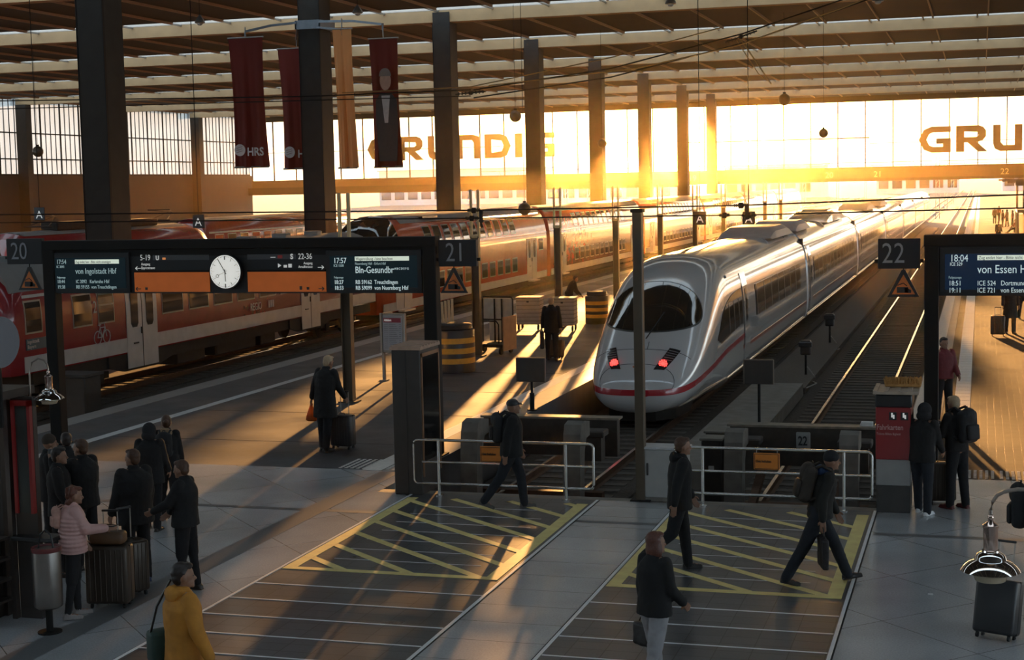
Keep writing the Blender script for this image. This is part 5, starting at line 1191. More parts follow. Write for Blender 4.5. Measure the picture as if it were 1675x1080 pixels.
b2 = MB(); b2.box(-11.6, -11.18, 15.36, 15.42, 1.95, 2.5); mo = obj('menu_board', b2, KR, kg); obj('menu_lines', b, mat('menu lines', (.5, .2, .15), .5, 0, 0, emit=(1, .35, .25), estr=.5), mo)
b = MB(); b.rbox(-11.08, -10.52, 15.8, 16.1, .98, 1.03, .01, 1); obj('counter', b, BLACKP, kg)
b = MB(); b.box(-11.5, -11.25, 15.36, 15.4, 1.12, 1.28); b.box(-11.45, -11.2, 15.3, 15.34, .98, 1.1); obj('price_card', b, mat('card yellow', (.55, .40, .12), .6, 0, 0, emit=(.9, .6, .2), estr=.12), kg)
t = thing('round_spotlight', 'large round dark metal disc at the left edge, in front of the red train', 'lamp', tuple(pq(2, 560, 15.5))); b = MB(); b.cyl((-.10, .0, 0), (.0, -.02, 0), .30, n=40); b.cyl((-.3, .05, 0), (-.1, 0, 0), .2, .28, n=32); obj('housing', b, mat('disc steel', (.12, .14, .17), .25, .8, 0), t, smooth=40)
b = MB(); b.tube([(-.05, 0, -.3), (-.05, 0, -1.0)], .03, 8); obj('stem', b, DARKSTEEL, t)
p_ = gp(82, 1035); t = thing('waste_bin', 'cylindrical steel waste bin with a dark red rim in front of the kiosk', 'waste bin', (p_.x, p_.y, 0))
b = MB(); b.lathe([(.13, .30), (.16, .32), (.165, .34), (.165, .98), (.16, 1.0)], n=32); obj('drum', b, mat('bin steel', (.20, .18, .165), .36, .9, .1), t, smooth=40)
b = MB(); b.lathe([(.166, .97), (.172, .98), (.172, 1.02), (.155, 1.025), (.15, .99)], n=32); obj('rim', b, mat('bin rim red', (.14, .03, .03), .4), t, smooth=40)
b = MB(); b.cyl((0, 0, 0), (0, 0, .31), .04); b.cyl((0, 0, 0), (0, 0, .02), .14, n=24); obj('stand', b, DARKSTEEL, t)
b = MB(); b.tube([(-.1, 0, 1.0), (-.07, 0, 1.16), (.0, 0, 1.22), (.07, 0, 1.16), (.1, 0, 1.0)], .012, 8); obj('bail', b, BLACKP, t)
p_ = gp(128, 685, -.9); t = thing('concrete_block', 'dark block at the end of the left track, below the red train', 'block', (p_.x, p_.y, -.98)); b = MB(); b.rbox(-.5, .5, -.4, .4, 0, 1.25, .03, 1); obj('body', b, mat('block dark', (.055, .05, .045), .8), t); b = MB(); b.box(-.56, .56, -.46, .46, 1.25, 1.32); obj('cap', b, mat('block dark' , (.055, .05, .045)), t)
t = thing('waste_paper', 'scrap of white paper lying on the floor at the right', 'litter', tuple(gp(1522, 974))); b = MB(); b.rbox(-.03, .03, -.015, .015, .001, .02, .004, 1); obj('scrap', b, mat('paper' , (.7, .7, .68)), t)
# ------------------------------------------------------------------ people
def RX_(a): return Matrix.Rotation(R_(a), 3, 'X')
def RZ_(a): return Matrix.Rotation(R_(a), 3, 'Z')
def hand_mesh(mb, w, d, palm, k, curl=.5, out=1):
    """hand at wrist w; d = direction of the forearm, palm = direction the palm faces"""
    d = d.normalized(); palm = (palm - d*palm.dot(d)).normalized(); sd = d.cross(palm).normalized()
    c0 = w+d*.01*k; c1 = w+d*.075*k
    for o in (-.028, -.010, .010, .028): mb.cap(c0+sd*o*.75*k, c1+sd*o*k, .013*k, .012*k, 8)
    for o, L in ((-.031, .032), (-.011, .040), (.010, .037), (.030, .028)):
        p = c1+sd*o*k; dd = d
        for j in range(3):
            a = curl*(.35+.35*j); dd2 = (d*math.cos(a*1.3)+palm*math.sin(a*1.3)); q = p+dd2*L*k*(1-.2*j); mb.cap(p, q, .0098*k, .0088*k, 6); p = q
    t0 = w+d*.02*k-sd*.026*k*out; t1 = t0+(d*.6-sd*.75*out+palm*.35).normalized()*.035*k; t2 = t1+(d*.85+palm*.5-sd*.1*out).normalized()*.03*k
    mb.cap(t0, t1, .013*k, .011*k, 8); mb.cap(t1, t2, .011*k, .009*k, 8)
PEOPLE = []
def person(label, loc, face, h=1.75, legs=((6, 4), (-6, 4)), arms=((5, 8, 12, 0), (5, 8, 12, 0)), lean=0, head=(0, 0), top='jacket', topm=None, hem=.50, botm=None, shoem=None,
           hair='short', hairm=None, foot=None, bulk=1.0, lod=1, puffer=False, female=False, group=None, hood=False, gloves=False, twist=0, skirt=None, sit=False):
    """face: compass heading (deg, clockwise from +Y).  legs: (thigh forward, knee bend[, out]); arms: (swing forward, out, elbow bend, forearm inward)"""
    k = h/1.75; V = Vector
    hip = V((0, 0, 0)); J = {}
    for i, s in enumerate((-1, 1)):
        a, kn = legs[i][0], legs[i][1]; ou = legs[i][2] if len(legs[i]) > 2 else 2
        hp = V((s*.088*k, 0, -.02*k)); rt_ = RX_(a)
        d1 = (RX_(a) @ V((s*math.sin(R_(ou)), 0, -math.cos(R_(ou))))); kneep = hp+d1*.43*k
        d2 = (RX_(a-kn) @ V((0, 0, -1))); ank = kneep+d2*.425*k
        fp = legs[i][3] if len(legs[i]) > 3 else 0
        fd = (RX_(fp) @ V((s*.12, 1, 0))).normalized()
        J['hip%d' % i] = hp; J['knee%d' % i] = kneep; J['ank%d' % i] = ank; J['fd%d' % i] = fd; J['fu%d' % i] = RX_(fp) @ V((0, 0, 1))
    T_ = RX_(-lean) @ RZ_(twist)
    waist = T_ @ V((0, 0, .14*k)); chest = T_ @ V((0, .0, .36*k)); neck = T_ @ V((0, -.01*k, .525*k)); 
    shw = (.172 if not female else .150)*k
    hd = neck + (RX_(-lean*.4+head[1]) @ V((0, .035*k, .125*k)))
    HR = RZ_(-head[0]) @ RX_(head[1])
    for i, s in enumerate((-1, 1)):
        sh = T_ @ V((s*shw, 0, .475*k)); sw, ab, el, tw = arms[i]
        d1 = T_ @ (RX_(sw) @ V((s*math.sin(R_(ab)), 0, -math.cos(R_(ab))))); elb = sh+d1*.285*k
        d2 = T_ @ (RX_(sw+el) @ V((s*math.sin(R_(ab-tw)), 0, -math.cos(R_(ab-tw))))); wr = elb+d2*.25*k
        J['sh%d' % i] = sh; J['elb%d' % i] = elb; J['wr%d' % i] = wr; J['hd%d' % i] = d2
    low = 9
    for i in (0, 1):
        for dd in (-.06, .18): low = min(low, (J['ank%d' % i]+J['fd%d' % i]*dd*k-J['fu%d' % i]*.085*k).z)
    off = V((0, 0, -low if not sit else .47))
    for key in list(J):
        if not key.startswith(('fd', 'fu', 'hd')): J[key] = J[key]+off
    waist += off; chest += off; neck += off; hd += off; hipc = off.copy()
    rot = RZ_(0)
    # --- body: one continuous surface
    b = MB(); fine = lod == 1
    b.cap(hipc+V((-.05*k, 0, 0)), hipc+V((.05*k, 0, 0)), .11*k, .11*k); b.cap(hipc, waist, .12*k, .115*k); b.cap(waist, chest, .12*k, .14*k)
    b.ell(chest, (.16*k, .105*k, .15*k), rot=T_); b.cap(J['sh0'], J['sh1'], .055*k, .055*k); b.cap(chest, neck, .07*k, .055*k); b.cap(neck-V((0, 0, .03*k)), hd-V((0, 0, .04*k)), .054*k, .052*k)
    b.ell(hd+HR @ V((0, -.012*k, .02*k)), (.078*k, .094*k, .104*k), 18, 12, HR); b.ell(hd+HR @ V((0, .018*k, -.045*k)), (.056*k, .066*k, .066*k), 14, 9, HR)
    b.cap(hd+HR @ V((0, .075*k, .012*k)), hd+HR @ V((0, .096*k, -.022*k)), .010*k, .015*k, 8)          # nose
    b.cap(hd+HR @ V((-.03*k, .072*k, .028*k)), hd+HR @ V((.03*k, .072*k, .028*k)), .011*k, .011*k, 8)   # brow
    b.cap(hd+HR @ V((-.016*k, .077*k, -.052*k)), hd+HR @ V((.016*k, .077*k, -.052*k)), .010*k, .010*k, 8)  # lips
    b.ell(hd+HR @ V((0, .068*k, -.085*k)), (.025*k, .02*k, .02*k), 10, 6)                                 # chin
    for s in (-1, 1): b.ell(hd+HR @ V((s*.074*k, -.005*k, -.004*k)), (.012*k, .02*k, .032*k), 8, 6, HR)
    for i, s in enumerate((-1, 1)):
        b.cap(J['sh%d' % i], J['elb%d' % i], .048*k, .038*k); b.cap(J['elb%d' % i], J['wr%d' % i], .036*k, .025*k)
        hand_mesh(b, J['wr%d' % i], J['hd%d' % i], V((-s, .2, 0)), k*1.02, .5, 1 if s > 0 else 1) if fine else b.cap(J['wr%d' % i], J['wr%d' % i]+J['hd%d' % i]*.12*k, .03*k, .025*k)
        b.cap(J['hip%d' % i], J['knee%d' % i], .082*k, .056*k); b.cap(J['knee%d' % i], J['ank%d' % i], .054*k, .036*k); b.cap(J['ank%d' % i]-V((0, 0, .03*k)), J['ank%d' % i]+J['fd%d' % i]*.12*k-J['fu%d' % i]*.05*k, .035*k, .028*k)
    root = obj('person', remesh(b, .0085 if fine else .02, 2), SKIN, None)
    root.location = loc; root.rotation_euler = (0, 0, R_(-face)); tag(root, label, 'person', group)
    tm = topm or mat('dark jacket cloth', (.009, .0085, .009), .85, 0, .2, 20); bm2 = botm or mat('dark trousers cloth', (.009, .009, .011), .9, 0, .2, 20); sm = shoem or mat('dark shoe leather', (.02, .016, .014), .35, 0, .1)
    # --- jacket
    b = MB(); g = .022*k*bulk
    hz = hem*k                                                # how far the hem hangs below the neck
    T0 = neck-T_ @ V((0, 0, .005)); ax = (neck-waist).normalized(); n = 20
    rows = [(0.0, .075, .070), (.03, .10, .085), (.07, .155 if not female else .135, .105), (.13, .185 if not female else .165, .125), (.25, .180 if not female else .160, .132), (.38, .165 if not female else .148, .125), (.50, .172, .130), (.60, .182, .136), (.74, .19, .140), (.90, .20, .15), (1.1, .21, .16)]
    rr = []; steps = [0, .03, .07, .13]+[.13+(hz/k-.13)*j/(18 if puffer else 8) for j in range(1, (18 if puffer else 8)+1)]
    for j, s_ in enumerate(steps):
        rx = lerp([(q[0], q[1]) for q in rows], s_); ry = lerp([(q[0], q[2]) for q in rows], s_)
        f = (1+.13*((j % 2)-.5)) if puffer and j > 3 else 1.0
        if s_ <= .385: c = T0-ax*s_*k
        else:
            c = T0-ax*.385*k; c = c+V((0, 0, -1))*(s_-.385)*k; c.y = c.y*(1-min(1, (s_-.385)/.3)*.3)+hipc.y*0
        q = T_ if s_ < .4 else RZ_(twist)
        rr.append([c+q @ V((math.cos(t*2*math.pi/n)*(rx*bulk+.012)*k*f, math.sin(t*2*math.pi/n)*(ry*bulk+.012)*k*f, 0)) for t in range(n)])
    b.rings(rr)
    for i in (0, 1):
        d_ = (J['wr%d' % i]-J['elb%d' % i]).normalized()
        b.cap(J['sh%d' % i]-V((0, 0, .005)), J['elb%d' % i], .060*k*bulk+.008, .055*k*bulk+.004, 14); b.cap(J['elb%d' % i], J['wr%d' % i]-d_*.01, .056*k*bulk+.003, .042*k*bulk+.003, 14)
        if puffer:
            for j in range(5): u = (j+.5)/5; b.ell(J['sh%d' % i].lerp(J['elb%d' % i], u), (.088*k, .088*k, .034*k), 12, 7); b.ell(J['elb%d' % i].lerp(J['wr%d' % i], u*.9), (.074*k, .074*k, .03*k), 12, 7)
    b.lathe([(.070*k, -.03*k), (.078*k, 0), (.074*k, .045*k), (.05*k, .05*k)], neck+V((0, 0, .0)), 16)
    vox = .013 if fine else .025
    obj('jacket', remesh(b, vox, 1 if puffer else 3, .012 if fine and not puffer else 0, .07), tm, root)
    if hood: b = MB(); b.ell(neck+T_ @ V((0, -.085*k, -.02*k)), (.12*k, .06*k, .08*k), 16, 8, T_); b.cap(neck+T_ @ V((-.07*k, -.02*k, -.01*k)), neck+T_ @ V((.07*k, -.02*k, -.01*k)), .04*k, .04*k); obj('hood', remesh(b, vox, 2, .01, .05), hood if not isinstance(hood, bool) else tm, root)
    # --- trousers
    b = MB(); b.cap(hipc+V((-.055*k, 0, .03*k)), hipc+V((.055*k, 0, .03*k)), .125*k, .125*k)
    tb = bulk if bulk > 1.05 else 1.0
    for i in (0, 1):
        ka = J['knee%d' % i]; an = J['ank%d' % i]; d_ = (an-ka).normalized()
        b.cap(J['hip%d' % i], ka, .108*k, .080*k, 14); b.cap(ka, an+d_*.02*k, .078*k if not female else .064*k, .064*k if not female else .044*k, 14)
    obj('trousers', remesh(b, vox, 3, .010 if fine else 0, .06), bm2, root)
    for i in (0, 1):
        a_ = J['ank%d' % i]; f_ = J['fd%d' % i]; u_ = J['fu%d' % i]; b = MB()
        b.cap(a_-u_*.045*k-f_*.03*k, a_-u_*.05*k+f_*.08*k, .042*k, .038*k); b.cap(a_-u_*.05*k+f_*.05*k, a_-u_*.06*k+f_*.165*k, .040*k, .028*k); b.cap(a_, a_-u_*.04*k, .044*k, .043*k)
        q = Matrix((f_.cross(u_), f_, u_)).transposed().to_4x4(); q.translation = a_-u_*.085*k
        b.rbox(-.042*k, .042*k, -.072*k, .190*k, 0, .022*k, .010*k, 1, q)
        obj('shoe', remesh(b, .010 if fine else .02, 1), sm, root)
    # --- hair or hat
    hm = hairm or mat('dark brown hair', (.035, .018, .010), .55, 0, .3, 60); b = MB()
    def E(c, r): b.ell(hd+HR @ V([x*k for x in c]), tuple(x*k for x in r), 16, 10, HR)
    if hair in ('short', 'bob', 'curly', 'bun'):
        E((0, -.030, .045), (.083, .092, .090)); E((0, -.055, .0), (.076, .058, .08)); E((0, .03, .095), (.06, .05, .03))
    if hair == 'bob': E((0, -.055, -.06), (.092, .060, .10)); E((-.074, -.02, -.05), (.028, .055, .10)); E((.074, -.02, -.05), (.028, .055, .10))
    if hair == 'curly':
        random.seed(int(h*1000))
        for _ in range(46): a = random.uniform(0, 6.28); z = random.uniform(-.14, .12); r = .075 if z > -.02 else .07; b.ell(hd+HR @ V((math.cos(a)*r*k, (-.055+min(0, math.sin(a))*r*.7)*k, z*k)), (.03*k, .03*k, .03*k), 8, 5)
    if hair == 'bun': E((0, -.12, .03), (.04, .04, .04))
    if hair == 'beanie': E((0, -.018, .045), (.088, .100, .092)); b.lathe([(.087*k, -.02*k), (.094*k, 0), (.094*k, .03*k), (.087*k, .045*k)], hd+HR @ V((0, -.02*k, .03*k)), 18)
    if hair == 'cap': E((0, -.018, .055), (.086, .098, .075)); b.cap(hd+HR @ V((-.035*k, .08*k, .052*k)), hd+HR @ V((.035*k, .08*k, .052*k)), .016*k, .016*k); b.cap(hd+HR @ V((-.028*k, .125*k, .045*k)), hd+HR @ V((.028*k, .125*k, .045*k)), .012*k, .012*k); b.cap(hd+HR @ V((0, .08*k, .05*k)), hd+HR @ V((0, .13*k, .045*k)), .014*k, .012*k)
    if hair == 'hoodup': E((0, -.03, .03), (.112, .122, .125)); E((0, -.06, -.06), (.12, .10, .09))
    nm = {'cap': 'cap', 'beanie': 'beanie', 'hoodup': 'raised_hood'}.get(hair, 'hair')
    obj(nm, remesh(b, .0095 if fine else .02, 1, .006 if nm == 'hair' and fine else 0, .02), hm if nm == 'hair' else (hairm or DIM), root)
    if fine:
        for s in (-1, 1): b = MB(); b.ell(hd+HR @ V((s*.030*k, .079*k, .010*k)), (.011*k, .007*k, .007*k), 10, 6, HR); obj('eye', b, mat('eye', (.25, .2, .17), .2, 0, 0), root)
    root['_k'] = k
    info = dict(root=root, J=J, neck=neck, chest=chest, hd=hd, hip=hipc, T=T_, k=k, M=Matrix.Translation(Vector(loc)) @ Matrix.Rotation(R_(-face), 4, 'Z'))
    del root['_k']
    PEOPLE.append(info)
    return info
def W(info, p): return info['M'] @ Vector(p)
# ------------------------------------------------------------------ luggage
def suitcase(label, loc, rz, w=.42, d=.24, h=.60, handle=.42, m_=None, ribs=True, tilt=0, group=None):
    t = thing('rolling_suitcase', label, 'suitcase', loc, R_(rz), group); t.rotation_euler = (R_(tilt), 0, R_(rz))
    m_ = m_ or mat('suitcase black', (.016, .016, .018), .4, 0, .1)
    b = MB(); b.rbox(-w/2, w/2, -d/2, d/2, .06, .06+h, .04, 3); o = obj('shell', b, m_, t, smooth=50)
    if ribs:
        b = MB(); n_ = 7
        for k in range(n_): x = -w/2+w*(k+1)/(n_+1); b.rbox(x-.008, x+.008, -d/2-.006, d/2+.006, .10, .02+h, .004, 1)
        obj('shell_ribs', b, m_, o)
    b = MB(); b.rbox(-w/2-.003, w/2+.003, -.006, .006, .065, .055+h, .004, 1); obj('zip_line', b, RUBBER, o)
    for x in (-w*.38, w*.38):
        for y in (-d*.32, d*.32): b = MB(); b.cyl((x-.012, y, .03), (x+.012, y, .03), .03, n=14); b.box(x-.016, x+.016, y-.012, y+.012, .035, .07); obj('wheel', b, RUBBER, t)
    b = MB(); z1 = .06+h
    for x in (-.09, .09): b.tube([(x, d/2-.04, z1-.02), (x, d/2-.04, z1+handle)], .008, 6)
    obj('telescopic_handle', b, GALV, t); b = MB(); b.rbox(-.105, .105, d/2-.055, d/2-.025, z1+handle-.012, z1+handle+.016, .008, 2); obj('grip', b, BLACKP, t)
    b = MB(); b.tube([(-.07, -.02, z1), (-.05, -.02, z1+.03), (.05, -.02, z1+.03), (.07, -.02, z1)], .009, 6); obj('carry_handle', b, BLACKP, t)
    return t
def backpack(label, info, m_=None, s=1.0, dy=-.21, dz=-.03):
    k = info['k']*s; c = info['chest']; T4 = info['T'].to_4x4(); Mx = info['M'] @ Matrix.Translation(c) @ T4
    m_ = m_ or mat('backpack cloth', (.014, .014, .016), .75, 0, .2, 20)
    t = bpy.data.objects.new('backpack', None); COL.objects.link(t); t.matrix_world = Mx @ Matrix.Translation((0, dy*info['k'], dz*info['k'])); tag(t, label, 'backpack')
    b = MB(); b.rbox(-.145*k, .145*k, -.085*k, .075*k, -.23*k, .20*k, .06*k, 3); b.ell((0, -.03*k, .12*k), (.13*k, .09*k, .12*k)); obj('bag', remesh(b, .012, 3, .01, .06), m_, t)
    b = MB(); b.rbox(-.11*k, .11*k, -.13*k, -.07*k, -.19*k, .02*k, .03*k, 2); obj('front_pocket', b, m_, t, smooth=50)
    for sx in (-1, 1):
        b = MB(); b.tube([(sx*.08*k, .03*k, .19*k), (sx*.10*k, .10*k, .24*k), (sx*.105*k, .22*k, .20*k), (sx*.11*k, .27*k, .06*k), (sx*.125*k, .20*k, -.08*k), (sx*.13*k, .05*k, -.18*k)], .018*k, 6); obj('shoulder_strap', b, m_, t)
    b = MB(); b.tube([(-.03*k, .0, .21*k), (-.02*k, 0, .25*k), (.02*k, 0, .25*k), (.03*k, 0, .21*k)], .008*k, 6); obj('top_loop', b, m_, t)
    return t
def hand_bag(name, label, info, hand, w, d, h, m_, strap=.3, cat='bag', lettering=False, rz=0):
    p = W(info, info['J']['wr%d' % hand]+info['J']['hd%d' % hand]*.09)
    t = thing(name, label, cat, tuple(p), info['root'].rotation_euler.z+R_(rz))
    b = MB(); b.rbox(-w/2, w/2, -d/2, d/2, -strap-h, -strap, min(w, d)*.25, 2); obj('bag', remesh(b, .012, 2, .012, .08), m_, t)
    b = MB(); b.tube([(-w*.3, 0, -strap-.01), (-.02, 0, -.01), (0, 0, 0), (.02, 0, -.01), (w*.3, 0, -strap-.01)], .007, 6); obj('strap', b, m_, t)
    return t
BRN = mat('brown hair', (.07, .03, .014), .5, 0, .3, 60); BLON = mat('grey blond hair', (.42, .30, .18), .5, 0, .25, 60); AUB = mat('auburn hair', (.10, .032, .018), .45, 0, .3, 60); DKH = mat('dark hair', (.02, .012, .009), .5, 0, .3, 60)
JN = mat('dark jeans', (.013, .015, .021), .85, 0, .25, 20); NAVY = mat('navy jacket cloth', (.012, .015, .022), .7, 0, .2, 20)
P = person
# man with coat, carrier bag and suitcase
a = P('person in a long dark coat stooping over a suitcase handle, holding an orange carrier bag', tuple(gp(533, 738)), 18, 1.90, ((4, 3), (-6, 2)), ((10, 26, 4, 6), (26, 6, 22, 4)), 10, (12, -14), hem=.86, bulk=1.16, hairm=BLON, hair='short')
hp_ = W(a, a['J']['wr0']+a['J']['hd0']*.09); t = thing('carrier_bag', 'glowing orange plastic carrier bag in the hand of the person in the long coat', 'bag', tuple(hp_))
OR = mat('orange plastic film', (.85, .22, .05), .5, 0, .15, 12, emit=(1, .22, .04), estr=.0)
try:
    t_ = OR.node_tree; bs = t_.nodes['Principled BSDF']; tl = t_.nodes.new('ShaderNodeBsdfTranslucent'); tl.inputs[0].default_value = (.95, .35, .10, 1); mx = t_.nodes.new('ShaderNodeMixShader'); mx.inputs[0].default_value = .75
    ou = [n for n in t_.nodes if n.type == 'OUTPUT_MATERIAL'][0]; t_.links.new(bs.outputs[0], mx.inputs[1]); t_.links.new(tl.outputs[0], mx.inputs[2]); t_.links.new(mx.outputs[0], ou.inputs[0])
except Exception: pass
b = MB(); b.rings([[Vector((math.cos(q*math.pi/8)*rx, math.sin(q*math.pi/8)*ry, z)) for q in range(16)] for rx, ry, z in ((.015, .01, -.01), (.03, .02, -.08), (.07, .04, -.18), (.115, .06, -.30), (.12, .065, -.36), (.09, .05, -.385))]); obj('film', b, OR, t, smooth=60)
b = MB(); b.ell((0, 0, -.325), (.105, .055, .065), 14, 8); obj('contents', b, BLACKP, t)
suitcase('black upright rolling suitcase beside the person in the long coat', tuple(gp(562, 734)), -8, .46, .26, .62, .44)
# man with cap
a = P('person in a black cap and dark jacket walking right in front of the left railing', tuple(gp(838, 833)), 70, 1.80, ((20, 14, 2, 0), (-24, 12, 2, -22)), ((12, 8, 10, 2), (-16, 8, 12, 2)), 3, (0, 0), hem=.62, bulk=1.25, hair='cap', hairm=BLACKP, shoem=mat('worn sneakers', (.09, .08, .07), .6), botm=JN)
backpack('black backpack on the person in the cap', a)
# man 1110
a = P('person in a dark jacket with the head turned right, walking right past the right railing', tuple(gp(1112, 934)), 72, 1.80, ((10, 4, 2, 0), (-14, 38, 2, -40)), ((14, 6, 16, 4), (-14, 8, 10, 2)), 4, (-4, 0), hem=.66, bulk=1.10, hair='short', hairm=BRN, hood=True)
# man 1330
a = P('person in a dark beanie bending forward and striding right, carrying a patterned tote bag', tuple(gp(1338, 955)), 74, 1.80, ((30, 8, 2, 8), (-26, 4, 2, -12)), ((24, 6, 14, 3), (-6, 8, 20, 3)), 14, (0, -6), hem=.58, bulk=1.08, hair='beanie', hairm=DIM, botm=JN, topm=mat('dark olive jacket', (.011, .010, .008), .8), hood=mat('blue hood', (.015, .035, .09), .8))
backpack('dark brown backpack on the striding person with the beanie', a, mat('brown backpack', (.035, .025, .018), .75, 0, .2), 1.05)
tote = hand_bag('tote_bag', 'dark patterned tote bag swinging from the hand of the person with the beanie', a, 1, .40, .08, .38, mat('tote dark print', (.02, .015, .016), .6, 0, .5, 26), .12)
# woman bottom
a = P('person with auburn bob, dark jacket and pale grey trousers, walking away at the bottom', tuple(gp(1072, 1140)), 35, 1.68, ((14, 4, 2, 0), (-14, 10, 2, -16)), ((4, 12, 10, 3), (10, 8, 40, 10)), 2, (20, 0), hem=.60, bulk=1.12, female=True, hair='bob', hairm=AUB, botm=mat('pale grey trousers', (.30, .29, .30), .8, 0, .15, 10))
hand_bag('handbag', 'black handbag on a long strap beside the person with the auburn bob', a, 0, .24, .12, .24, mat('black leather', (.012, .012, .012), .4), .10)
# yellow jacket
a = P('person in a mustard yellow jacket with a shoulder bag, cut off at the bottom left', tuple(gp(309, 1232)), 40, 1.78, ((6, 3), (-4, 3)), ((4, 20, 16, 6), (4, 20, 16, 6)), 0, (18, 0), hem=.74, bulk=1.18, hair='short', hairm=DKH, topm=mat('mustard jacket', (.48, .20, .022), .75, 0, .2, 8), hood=True)
t = thing('shoulder_bag', 'green shoulder bag with two pale stripes, carried by the person in yellow', 'bag', tuple(W(a, a['hip']+Vector((-.26, -.04, .04)))), R_(-40))
b = MB(); b.rbox(-.10, .10, -.2, .2, -.20, .10, .04, 2); obj('bag', b, mat('green canvas', (.02, .045, .035), .7), t, smooth=50); b = MB(); b.box(-.106, .106, -.03, -.005, -.19, .095); b.box(-.106, .106, .03, .055, -.19, .095); obj('stripe', b, mat('pale stripe', (.35, .38, .36), .7), t); b = MB(); b.tube([(0, -.18, .08), (.08, -.14, .34), (.22, -.05, .60)], .012, 6); obj('strap', b, BLACKP, t)
# group by the kiosk
a = P('person with short hair in a dark jacket facing left, standing right in the left-hand group', tuple(gp(308, 968)), -95, 1.72, ((3, 3), (-5, 3)), ((30, 6, 35, 12), (20, 8, 30, 10)), 0, (4, -6), hem=.60, female=True, bulk=1.2, hair='short', hairm=BRN)
a = P('person in a dark padded coat looking left, with blue-soled shoes, middle of the left-hand group', tuple(gp(226, 952)), -62, 1.78, ((3, 2), (-3, 2)), ((6, 12, 16, 4), (6, 12, 16, 4)), 0, (-18, 0), hem=.70, bulk=1.34, hair='short', hairm=BRN, shoem=mat('blue shoe', (.03, .05, .12), .5))
a = P('person with fur-trimmed hood and backpack, seen from behind in the left-hand group', tuple(gp(278, 850)), -18, 1.66, ((5, 3), (-4, 3)), ((14, 8, 20, 5), (10, 8, 20, 5)), 0, (-10, 0), hem=.64, female=True, bulk=1.12, hair='bun', hairm=BRN, hood=mat('fur trim', (.30, .20, .12), .9, 0, .3, 60))
backpack('black backpack with small tags on the person with the fur-trimmed hood', a, None, .9)
a = P('person in black with the hood up, standing left of the fur-trimmed hood', tuple(gp(250, 868)), -10, 1.64, ((4, 3), (-3, 3)), ((8, 12, 14, 4), (16, 8, 20, 4)), 2, (0, -4), hem=.70, bulk=1.18, hair='hoodup', hairm=DIM)
a = P('person holding a phone to the ear, dark jacket, facing left next to the pink jacket', tuple(gp(142, 930)), -78, 1.80, ((3, 2), (-4, 2)), ((48, 18, 108, 24), (4, 10, 12, 3)), 0, (-8, 0), hem=.64, bulk=1.26, hair='short', hairm=BRN)
t = thing('phone', 'dark phone held to the ear of the person next to the pink jacket', 'phone', tuple(W(a, a['J']['wr0']+a['J']['hd0']*.08)), R_(78)); b = MB(); b.rbox(-.008, .004, -.035, .035, -.07, .07, .005, 2); obj('case', b, BLACKP, t)
a = P('person with curly red-brown hair in a pale pink quilted jacket, beside the waste bin', tuple(gp(124, 1010)), 48, 1.62, ((5, 3), (-6, 3)), ((6, 10, 30, 4), (30, 4, 60, 8)), 3, (10, -6), hem=.60, bulk=1.28, puffer=True, female=True, hair='curly', hairm=mat('red brown hair', (.11, .032, .016), .5, 0, .3, 60), topm=mat('pale pink quilt', (.55, .32, .29), .45, 0, .08, 6), botm=mat('black leggings', (.012, .011, .013), .8), shoem=mat('grey sneakers', (.25, .22, .21), .6))
backpack('small pink backpack on the person in the pink quilted jacket', a, mat('pink backpack', (.45, .25, .20), .6, 0, .2, 20), .62, -.20, .02)
ph_ = W(a, a['J']['wr1']+a['J']['hd1']*.10); t = thing('phone', 'phone in the hand of the person in the pink jacket', 'phone', (ph_.x, ph_.y, ph_.z+.02)); b = MB(); b.rbox(-.035, .035, -.06, .06, 0, .008, .003, 1); obj('case', b, BLACKP, t)
a = P('person in profile facing right, in front of the kiosk pillar, left of the phone caller', (-11.75, 17.9, 0), 66, 1.76, ((3, 2), (-3, 2)), ((10, 8, 20, 6), (10, 8, 20, 6)), 0, (0, 0), hem=.66, bulk=1.12, hair='short', hairm=DKH)
a = P('person in a knitted cap, half hidden behind the one facing right at the kiosk', (-12.45, 18.75, 0), 60, 1.78, ((3, 2), (-3, 2)), ((6, 8, 14, 4), (6, 8, 14, 4)), 0, (0, 0), hem=.66, bulk=1.1, hair='beanie', hairm=mat('brown knit', (.05, .035, .025), .9))
a = P('person with dark hair at the very back of the group by the kiosk', (-12.65, 19.5, 0), -40, 1.68, ((3, 2), (-3, 2)), ((6, 8, 14, 4), (6, 8, 14, 4)), 0, (0, 0), hem=.66, hair='short', hairm=DKH)
SG = mat('bronze grey shell', (.06, .045, .034), .35, .4, .15)
suitcase('large bronze hard-shell suitcase beside the pink jacket, handle up', tuple(gp(182, 992)), 12, .54, .30, .72, .40, SG)
suitcase('second ribbed suitcase behind the large bronze one, with a white tag', tuple(gp(214, 975)), 60, .44, .26, .66, .40, SG)
t = thing('luggage_tag', 'white tag on the ribbed suitcase by the left-hand group', 'tag', tuple(gp(224, 972)+Vector((0, -.1, .36))), R_(30)); b = MB(); b.rbox(-.05, .05, -.003, .003, -.09, .02, .002, 1); obj('card', b, mat('paper'   , (.7, .7, .68)), t)
t = thing('travel_bag', 'brown leather travel bag on top of the large bronze suitcase', 'bag', tuple(gp(182, 992)+Vector((.02, .0, .79))), R_(12)); b = MB(); b.rbox(-.24, .2, -.11, .11, 0, .16, .05, 3); obj('bag', b, mat('brown leather', (.10, .05, .022), .45, 0, .2), t, smooth=50); b = MB(); b.tube([(-.12, 0, .15), (-.08, 0, .24), (.06, 0, .24), (.1, 0, .15)], .01, 6); obj('handle', b, mat('brown leather' , (.1, .05, .022)), t)
